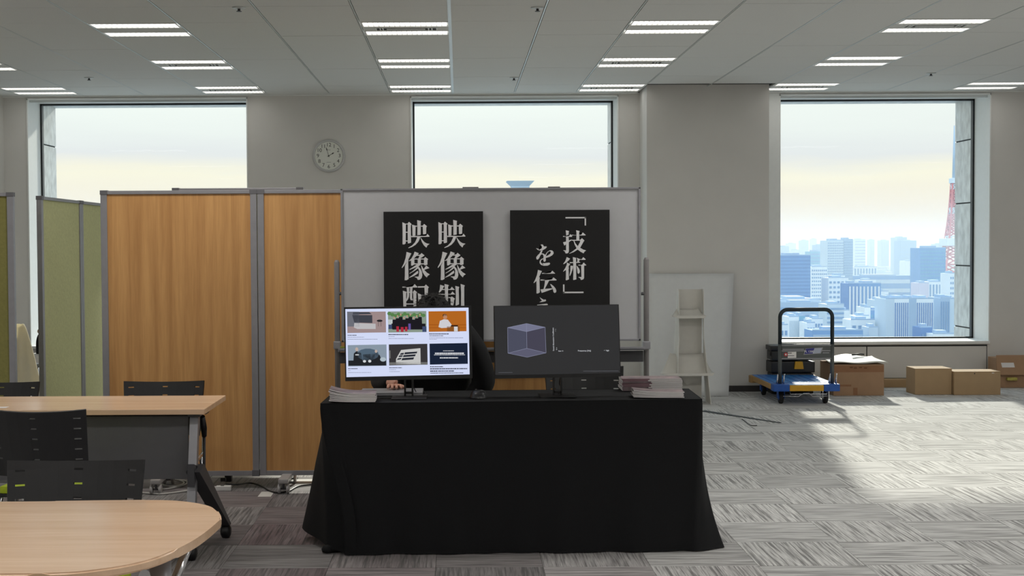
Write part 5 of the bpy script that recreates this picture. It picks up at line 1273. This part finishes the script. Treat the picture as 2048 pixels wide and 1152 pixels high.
for (x_, y_) in ((xl_ + 0.10, yf + 0.14), (xr_ - 0.10, yf + 0.14), (xl_ + 0.10, yb2 - 0.14), (xr_ - 0.10, yb2 - 0.14)):
    w_ = MB().lathe([(0.035, -0.018), (0.058, -0.016), (0.062, -0.008), (0.062, 0.008), (0.058, 0.016), (0.035, 0.018)], (x_, y_, 0.0625), 'x', 24).build('wheel', RUBBER, t, True)
    MB().lathe([(0.03, -0.021), (0.03, 0.021)], (x_, y_, 0.0625), 'x', 18).build('hub', CHROME if x_ > 3 else BLUEE, w_, True)
    MB().box(x_ - 0.032, x_ - 0.024, y_ - 0.03, y_ + 0.03, 0.05, zd - 0.003, 0.003).box(x_ + 0.024, x_ + 0.032, y_ - 0.03, y_ + 0.03, 0.05, zd - 0.003, 0.003).box(x_ - 0.045, x_ + 0.045, y_ - 0.045, y_ + 0.045, zd - 0.006, zd + 0.002).build('fork', CHROME if x_ > 3.1 else BLUEE, t, True)
cxx = (xl_ + xr_) / 2
MB().tube([(cxx - 0.21, yf + 0.03, zd - 0.045), (cxx - 0.07, yf + 0.03, zd - 0.05), (cxx - 0.02, yf + 0.03, zd - 0.02), (cxx + 0.03, yf + 0.03, zd - 0.02), (cxx + 0.06, yf + 0.03, zd - 0.05), (cxx + 0.2, yf + 0.03, zd - 0.045)], 0.005, n=8).tube([(cxx - 0.14, yf + 0.05, zd), (cxx - 0.14, yf + 0.05, zd - 0.03), (cxx + 0.2, yf + 0.05, zd - 0.03), (cxx + 0.2, yf + 0.05, zd)], 0.005, n=8).build('brake_bar', CHROME, t, True)
# ------------------------------------------------------------------ tool cases behind the cart
yk = 13.45
def toolcase(label, px0, px1, z0, z1, lat):
    a, b_ = P(px0, 700, yk).x, P(px1, 700, yk).x
    t = thing('tool_case', label, 'case', ((a + b_) / 2, yk + 0.14, z0)); w = (b_ - a) / 2; h = z1 - z0
    MB().box(-w, w, -0.11, 0.11, 0, h * 0.62, 0.015).build('body', BLACKP, t); MB().box(-w - 0.012, w + 0.012, -0.12, 0.12, h * 0.64, h * 0.98, 0.015).build('lid', BLACKP, t)
    if lat is not None:
        x = P(lat, 725, yk).x - (a + b_) / 2
        MB().hexa([(x - 0.045, -0.145, h * .76), (x + 0.045, -0.145, h * .76), (x + 0.045, -0.12, h * .76), (x - 0.045, -0.12, h * .76), (x - 0.035, -0.145, h * .98), (x + 0.035, -0.145, h * .98), (x + 0.035, -0.12, h * .98), (x - 0.035, -0.12, h * .98)]).build('latch', YEL, t)
    MB().tube([(-0.07, 0, h), (-0.06, 0, h + 0.0), (0.06, 0, h + 0.0), (0.07, 0, h)], 0.008).build('carry_handle', BLACKS, t)
    for sx in (-w - 0.012, w): MB().box(sx, sx + 0.014, -0.08, 0.02, h * .3, h * .55, 0.004).build('side_clip', BLACKP, t)
z1_ = P(1590, 722, yk).z; z2_ = P(1590, 691, yk).z
toolcase('lower black tool case with yellow latch behind the blue cart', 1546, 1629, 0.0, z1_, 1598)
toolcase('upper black tool case on the lower one behind the blue cart', 1545, 1626, z1_ + 0.003, z2_, None)
# ------------------------------------------------------------------ cardboard boxes
def carton(label, px0, px1, pytop, pybot, dep, m, extra=None, y=None, skew=0.0, name='cardboard_box', over=0.0):
    g0 = G((px0 + px1) / 2, pybot); y_ = y or g0.y
    a, b_ = P(px0, pybot, y_).x, P(px1, pybot, y_).x; h = P((px0 + px1) / 2, pytop, y_).z
    t = thing(name, label, 'box', ((a + b_) / 2, y_ + dep / 2, 0)); w = (b_ - a) / 2; d = dep / 2
    MB().box(-w, w, -d, d, 0.001, h - 0.006, 0.004).build('body', m, t)
    MB().box(-w - over, w + over, -d - over, -0.003, h - 0.006, h, 0.002).build('flap', m, t); MB().box(-w - over, w + over, 0.003, d, h - 0.006, h, 0.002).build('flap', m, t)
    if extra: extra(t, w, d, h)
    return t
def big(t, w, d, h):
    MB().box(-w * 0.99, w * 0.99, -d - 0.0015, -d + 0.002, h - 0.075, h - 0.012).build('tape', KRAFTD, t)
    MB().box(-w * 0.85, -w * 0.3, -d - 0.002, -d, h * 0.30, h * 0.36).box(-w * 0.22, -w * 0.05, -d - 0.002, -d, 0.01, h * 0.26).build('tape_strip', KRAFTD, t)
    # buckled lid sheet lifting off the box, sunlight put into its pale colour
    MB().grid(lambda u, v: (-w - 0.04 + (2 * w + 0.07) * u, -d - 0.02 + (2 * d + 0.02) * v, h + 0.008 + 0.03 * v + 0.018 * math.sin(u * 9 + v * 3) * (0.3 + v * 0.5) + 0.01), 18, 8).build('lid_sheet', mat('sunlit_card', (224, 222, 214), 0.7, noise=0.04), t, solid=0.005)
    tag(MB().tube([(w * 0.1, d * 0.3, h + 0.068), (w * 0.45, d * 0.3, h + 0.075), (w * 0.6, d * 0.35, h + 0.07)], 0.008).build('lid_strap', BLACKP, t), 'dark strap on the pale lid')
    tt = MB()
    for (x_, z_) in ((-0.09, h - 0.035), (-0.05, h - 0.04), (0.0, h - 0.035), (0.05, h - 0.04)): tt.box(x_, x_ + 0.03, -d - 0.003, -d - 0.0014, z_, z_ + 0.012)
    tt.build('faded_print', mat('faded_print', (116, 78, 52), 0.8), t)
carton('large brown carton with a buckled lid painted pale for sunlight, right beside the cart', 1667, 1768, 729, 791.5, 0.50, KRAFT, big)
carton('plain brown carton with its pale left side showing, third along the window wall', 1830, 1903.5, 737, 789.5, 0.27, KRAFTB)
def c3(t, w, d, h): MB().lathe([(0.006, -d - 0.002), (0.006, -d + 0.001)], (-w * 0.12, 0, h - 0.02), 'y', 12).build('punch_hole', BLACKP, t); MB().box(w * .62, w * .72, -d - 0.002, -d, h - 0.02, h - 0.012).build('torn_spot', CARDW, t)
carton('brown carton with a small dark hole, touching the plain carton', 1908, 2001, 743, 790, 0.25, KRAFTB, c3)
carton('long low brown carton lying against the wall behind the others', 1755, 1835, 759, 781, 0.12, KRAFTB, y=14.05)
def c5(t, w, d, h):
    MB().hexa([(-w - 0.01, -d - 0.05, h * 0.45), (w, -d - 0.05, h * 0.45), (w, -d - 0.045, h * .45), (-w - .01, -d - 0.045, h * .45), (-w + 0.0, -d + 0.0, h + 0.03), (w * 0.8, -d, h + 0.03), (w * 0.8, -d + 0.005, h + 0.03), (-w + 0.0, -d + 0.005, h + 0.03)]).build('bent_flap', KRAFT, t)
    MB().hexa([(-w + 0.06, -d - 0.040, h * .5), (-w + 0.19, -d - 0.040, h * .5), (-w + 0.19, -d - 0.036, h * .5), (-w + 0.06, -d - 0.036, h * .5), (-w + 0.04, -d - 0.024, h * .85), (-w + 0.17, -d - 0.024, h * .85), (-w + 0.17, -d - .02, h * .85), (-w + 0.04, -d - 0.02, h * .85)]).build('shipping_label', PAPER, t)
    MB().box(-w + 0.10, -w + 0.2, -d - 0.052, -d - 0.001, h * 0.26, h * 0.36, 0.01).build('yellow_tape', mat('pale_yellow', (190, 180, 90), 0.7, noise=0.2, nscale=40), t)
carton('worn carton with a white shipping label and bent flap at the right edge', 1992, 2075, 716, 779, 0.22, KRAFT, c5, y=13.95)

# ------------------------------------------------------------------ seated person
def skin(name, chains, m, parent, root=0, sub=1):
    """chains: list of (list of (xyz, r)), joined where points coincide"""
    verts, rad, edges, idx = [], [], [], {}
    def vid(p, r):
        k = tuple(round(c, 4) for c in p)
        if k not in idx: idx[k] = len(verts); verts.append(p); rad.append(r)
        return idx[k]
    for ch_ in chains:
        for (p, r), (q_, r2) in zip(ch_, ch_[1:]): edges.append((vid(p, r), vid(q_, r2)))
    me = bpy.data.meshes.new(name); me.from_pydata(verts, edges, []); me.materials.append(m)
    o = obj(name, me, parent)
    md = o.modifiers.new('skin', 'SKIN'); md.use_smooth_shade = True
    for i, sv in enumerate(me.skin_vertices[0].data):
        r = rad[i]; sv.radius = r if isinstance(r, tuple) else (r, r); sv.use_root = (i == root)
    s_ = o.modifiers.new('sub', 'SUBSURF'); s_.levels = sub; s_.render_levels = sub + 1
    return o
hx = P(866, 600, 7.40).x; htop = P(866, 592, 7.40).z; yp = 7.52
t = thing('person', 'person in a black jacket with dark hair, seated behind the left monitor', 'person', (hx, yp, 0))
hc = Vector((0.0, -0.12, htop - 0.115))
sh_z = P(950, 650, yp).z - 0.04; sw_ = P(962, 650, yp).x - hx
hand_w = P(790, 775, 7.12); hand_l = Vector((hand_w.x - hx, hand_w.y - yp, TZ + 0.024))
hand_r = Vector((0.14, -0.20, 0.60))
pel = (0.0, 0.08, 0.52)
body = [[(pel, (0.15, 0.11)), ((0, 0.05, 0.72), (0.14, 0.10)), ((0, 0.01, 0.90), (0.15, 0.10)), ((0, -0.02, sh_z), (0.11, 0.08)), ((0, -0.05, sh_z + 0.08), 0.052), (tuple(hc + Vector((0, 0.01, -0.09))), 0.055)]]
for sx, hnd in ((-1, hand_l), (1, hand_r)):
    el_ = Vector((sx * (sw_ + 0.02), -0.09, 0.75)); wr = hnd + Vector((sx * 0.02, 0.07, 0.02))
    body.append([((0, -0.02, sh_z), (0.11, 0.08)), ((sx * (sw_ - 0.11), -0.02, sh_z - 0.01), 0.06), (tuple(el_), 0.042), (tuple(wr), 0.026), (tuple(hnd + Vector((0, 0.02, 0.008))), (0.036, 0.014))])
    body.append([(pel, (0.15, 0.11)), ((sx * 0.10, 0.02, 0.50), 0.085), ((sx * 0.13, -0.36, 0.50), 0.06), ((sx * 0.13, -0.34, 0.12), 0.042), ((sx * 0.13, -0.33, 0.055), 0.04), ((sx * 0.13, -0.47, 0.035), 0.03)])
bd_ = skin('body', body, SKIN, t)
for hnd, sx in ((hand_l, -1), (hand_r, 1)):
    base = hnd + Vector((0, 0.02, 0.008))
    ch_ = []
    for k, (dx, ln) in enumerate(((-0.027, 0.062), (-0.009, 0.072), (0.009, 0.068), (0.027, 0.054))):
        p0_ = base; p1_ = base + Vector((dx, -0.035, 0.002)); p2_ = p1_ + Vector((dx * 0.2, -ln * 0.5, 0.006)); p3_ = p2_ + Vector((dx * 0.1, -ln * 0.4, -0.014))
        ch_.append([(tuple(p0_), 0.013), (tuple(p1_), 0.0095), (tuple(p2_), 0.0085), (tuple(p3_), 0.007)])
    ch_.append([(tuple(base), 0.013), (tuple(base + Vector((-sx * 0.038, -0.008, -0.002))), 0.010), (tuple(base + Vector((-sx * 0.052, -0.038, -0.008))), 0.008)])
    skin('fingers', ch_, SKIN, t)
# head with face, facing down towards the laptop
def head_fn(u, v):
    a_ = 2 * PI * u; ph = PI * v; x = 0.078 * math.sin(ph) * math.cos(a_); y_ = 0.098 * math.sin(ph) * math.sin(a_); z_2 = 0.118 * math.cos(ph)
    if z_2 < 0: x *= 1 - 0.28 * (-z_2 / 0.118); y_ *= (1 - 0.15 * (-z_2 / .118))
    return (x, y_, z_2)
TL = Matrix.Translation(hc) @ Matrix.Rotation(math.radians(28), 4, 'X')
def tm_build(mb, name, m, par=t, **k):
    mb.b.transform(TL); return mb.build(name, m, par, **k)
hd = tm_build(MB().grid(head_fn, 32, 20), 'head', SKIN)
nose = MB().hexa([(-0.013, -0.092, -0.035), (0.013, -0.092, -0.035), (0.008, -0.115, -0.032), (-0.008, -0.115, -0.032), (-0.006, -0.092, 0.012), (0.006, -0.092, 0.012), (0.004, -0.1, 0.01), (-0.004, -0.1, 0.01)]); tm_build(nose, 'nose', SKIN, hd)
for sx in (-1, 1):
    tm_build(MB().lathe([(0.004, -0.096), (0.011, -0.092), (0.012, -0.086)], (sx * 0.03, 0, 0.004), 'y', 12), 'eye', mat('eye_white', (60, 40, 32), 0.2), hd)
    tm_build(MB().lathe([(0.012, -0.006), (0.018, 0.0), (0.012, 0.006)], (sx * 0.078, 0.004, -0.005), 'x', 14), 'ear', SKIN, hd)
tm_build(MB().tube([(-0.022, -0.083, -0.062), (0, -0.089, -0.064), (0.022, -0.083, -0.062)], [0.003, 0.005, 0.003], n=8), 'mouth', mat('lip', (170, 96, 90), 0.5), hd)
random.seed(3)
def hair_fn(u, v):
    a_ = 2 * PI * u; fr2 = max(0.0, -math.sin(a_)); lim = 0.62 - 0.24 * fr2; ph = PI * v * lim
    k = 1.12 + 0.03 * math.sin(a_ * 7 + v * 5) + 0.02 * math.sin(a_ * 17 + v * 9)
    return (0.088 * k * math.sin(ph) * math.cos(a_), 0.103 * k * math.sin(ph) * math.sin(a_) + 0.004, 0.124 * math.cos(ph) * (1.0 + 0.03 * math.sin(a_ * 5)))
hr_ = tm_build(MB().grid(hair_fn, 64, 18), 'hair', HAIR, solid=0.008)
m = MB()
for k in range(420):
    a_ = random.uniform(0, 2 * PI); ph = random.uniform(0.02, 0.45) * PI
    if math.sin(a_) < -0.3 and ph > 0.38 * PI: continue
    d_ = Vector((math.sin(ph) * math.cos(a_), math.sin(ph) * math.sin(a_), math.cos(ph))); base = Vector((d_.x * 0.094, d_.y * 0.11, d_.z * 0.122))
    tang = Vector((random.uniform(-1, 1), random.uniform(-1, 1), -0.2)).normalized()
    m.tube([base, base + d_ * 0.012 + tang * 0.012, base + d_ * 0.014 + tang * 0.032], [0.0016, 0.0013, 0.0004], n=3)
tag(tm_build(m, 'hair_strands', HAIR, hr_), kind='stuff')
# jacket: same skeleton, thicker, down to the wrists
jk = [[((0.0, 0.08, 0.50), (0.22, 0.13)), ((0, 0.05, 0.72), (0.235, 0.13)), ((0, 0.01, 0.90), (0.215, 0.12)), ((0, -0.02, sh_z - 0.01), (0.13, 0.095)), ((0, -0.045, sh_z + 0.065), 0.068)]]
for sx, hnd in ((-1, hand_l), (1, hand_r)):
    el_ = Vector((sx * (sw_ + 0.025), -0.09, 0.74)); wr = hnd + Vector((sx * 0.02, 0.085, 0.025))
    jk.append([((0, -0.02, sh_z - 0.01), (0.13, 0.095)), ((sx * (sw_ - 0.10), -0.02, sh_z - 0.015), 0.085), ((sx * (sw_ - 0.04), -0.05, 0.93), 0.078), (tuple(el_), 0.075), (tuple(wr), 0.042)])
skin('jacket', jk, JACKET, t, sub=2)
tr_ = []
for sx in (-1, 1): tr_.append([((0.0, 0.08, 0.50), (0.165, 0.12)), ((sx * 0.10, 0.02, 0.50), 0.10), ((sx * 0.13, -0.36, 0.505), 0.075), ((sx * 0.13, -0.34, 0.13), 0.06)])
skin('trousers', tr_, JACKET, t)
for sx in (-1, 1): MB().box(sx * 0.13 - 0.045, sx * 0.13 + 0.045, -0.53, -0.28, 0.0, 0.08, 0.025).build('shoe', BLACKP, t)
dup(ch, (hx, yp + 0.06, 0), PI, 'black slotted-back chair the seated person sits on', grp)
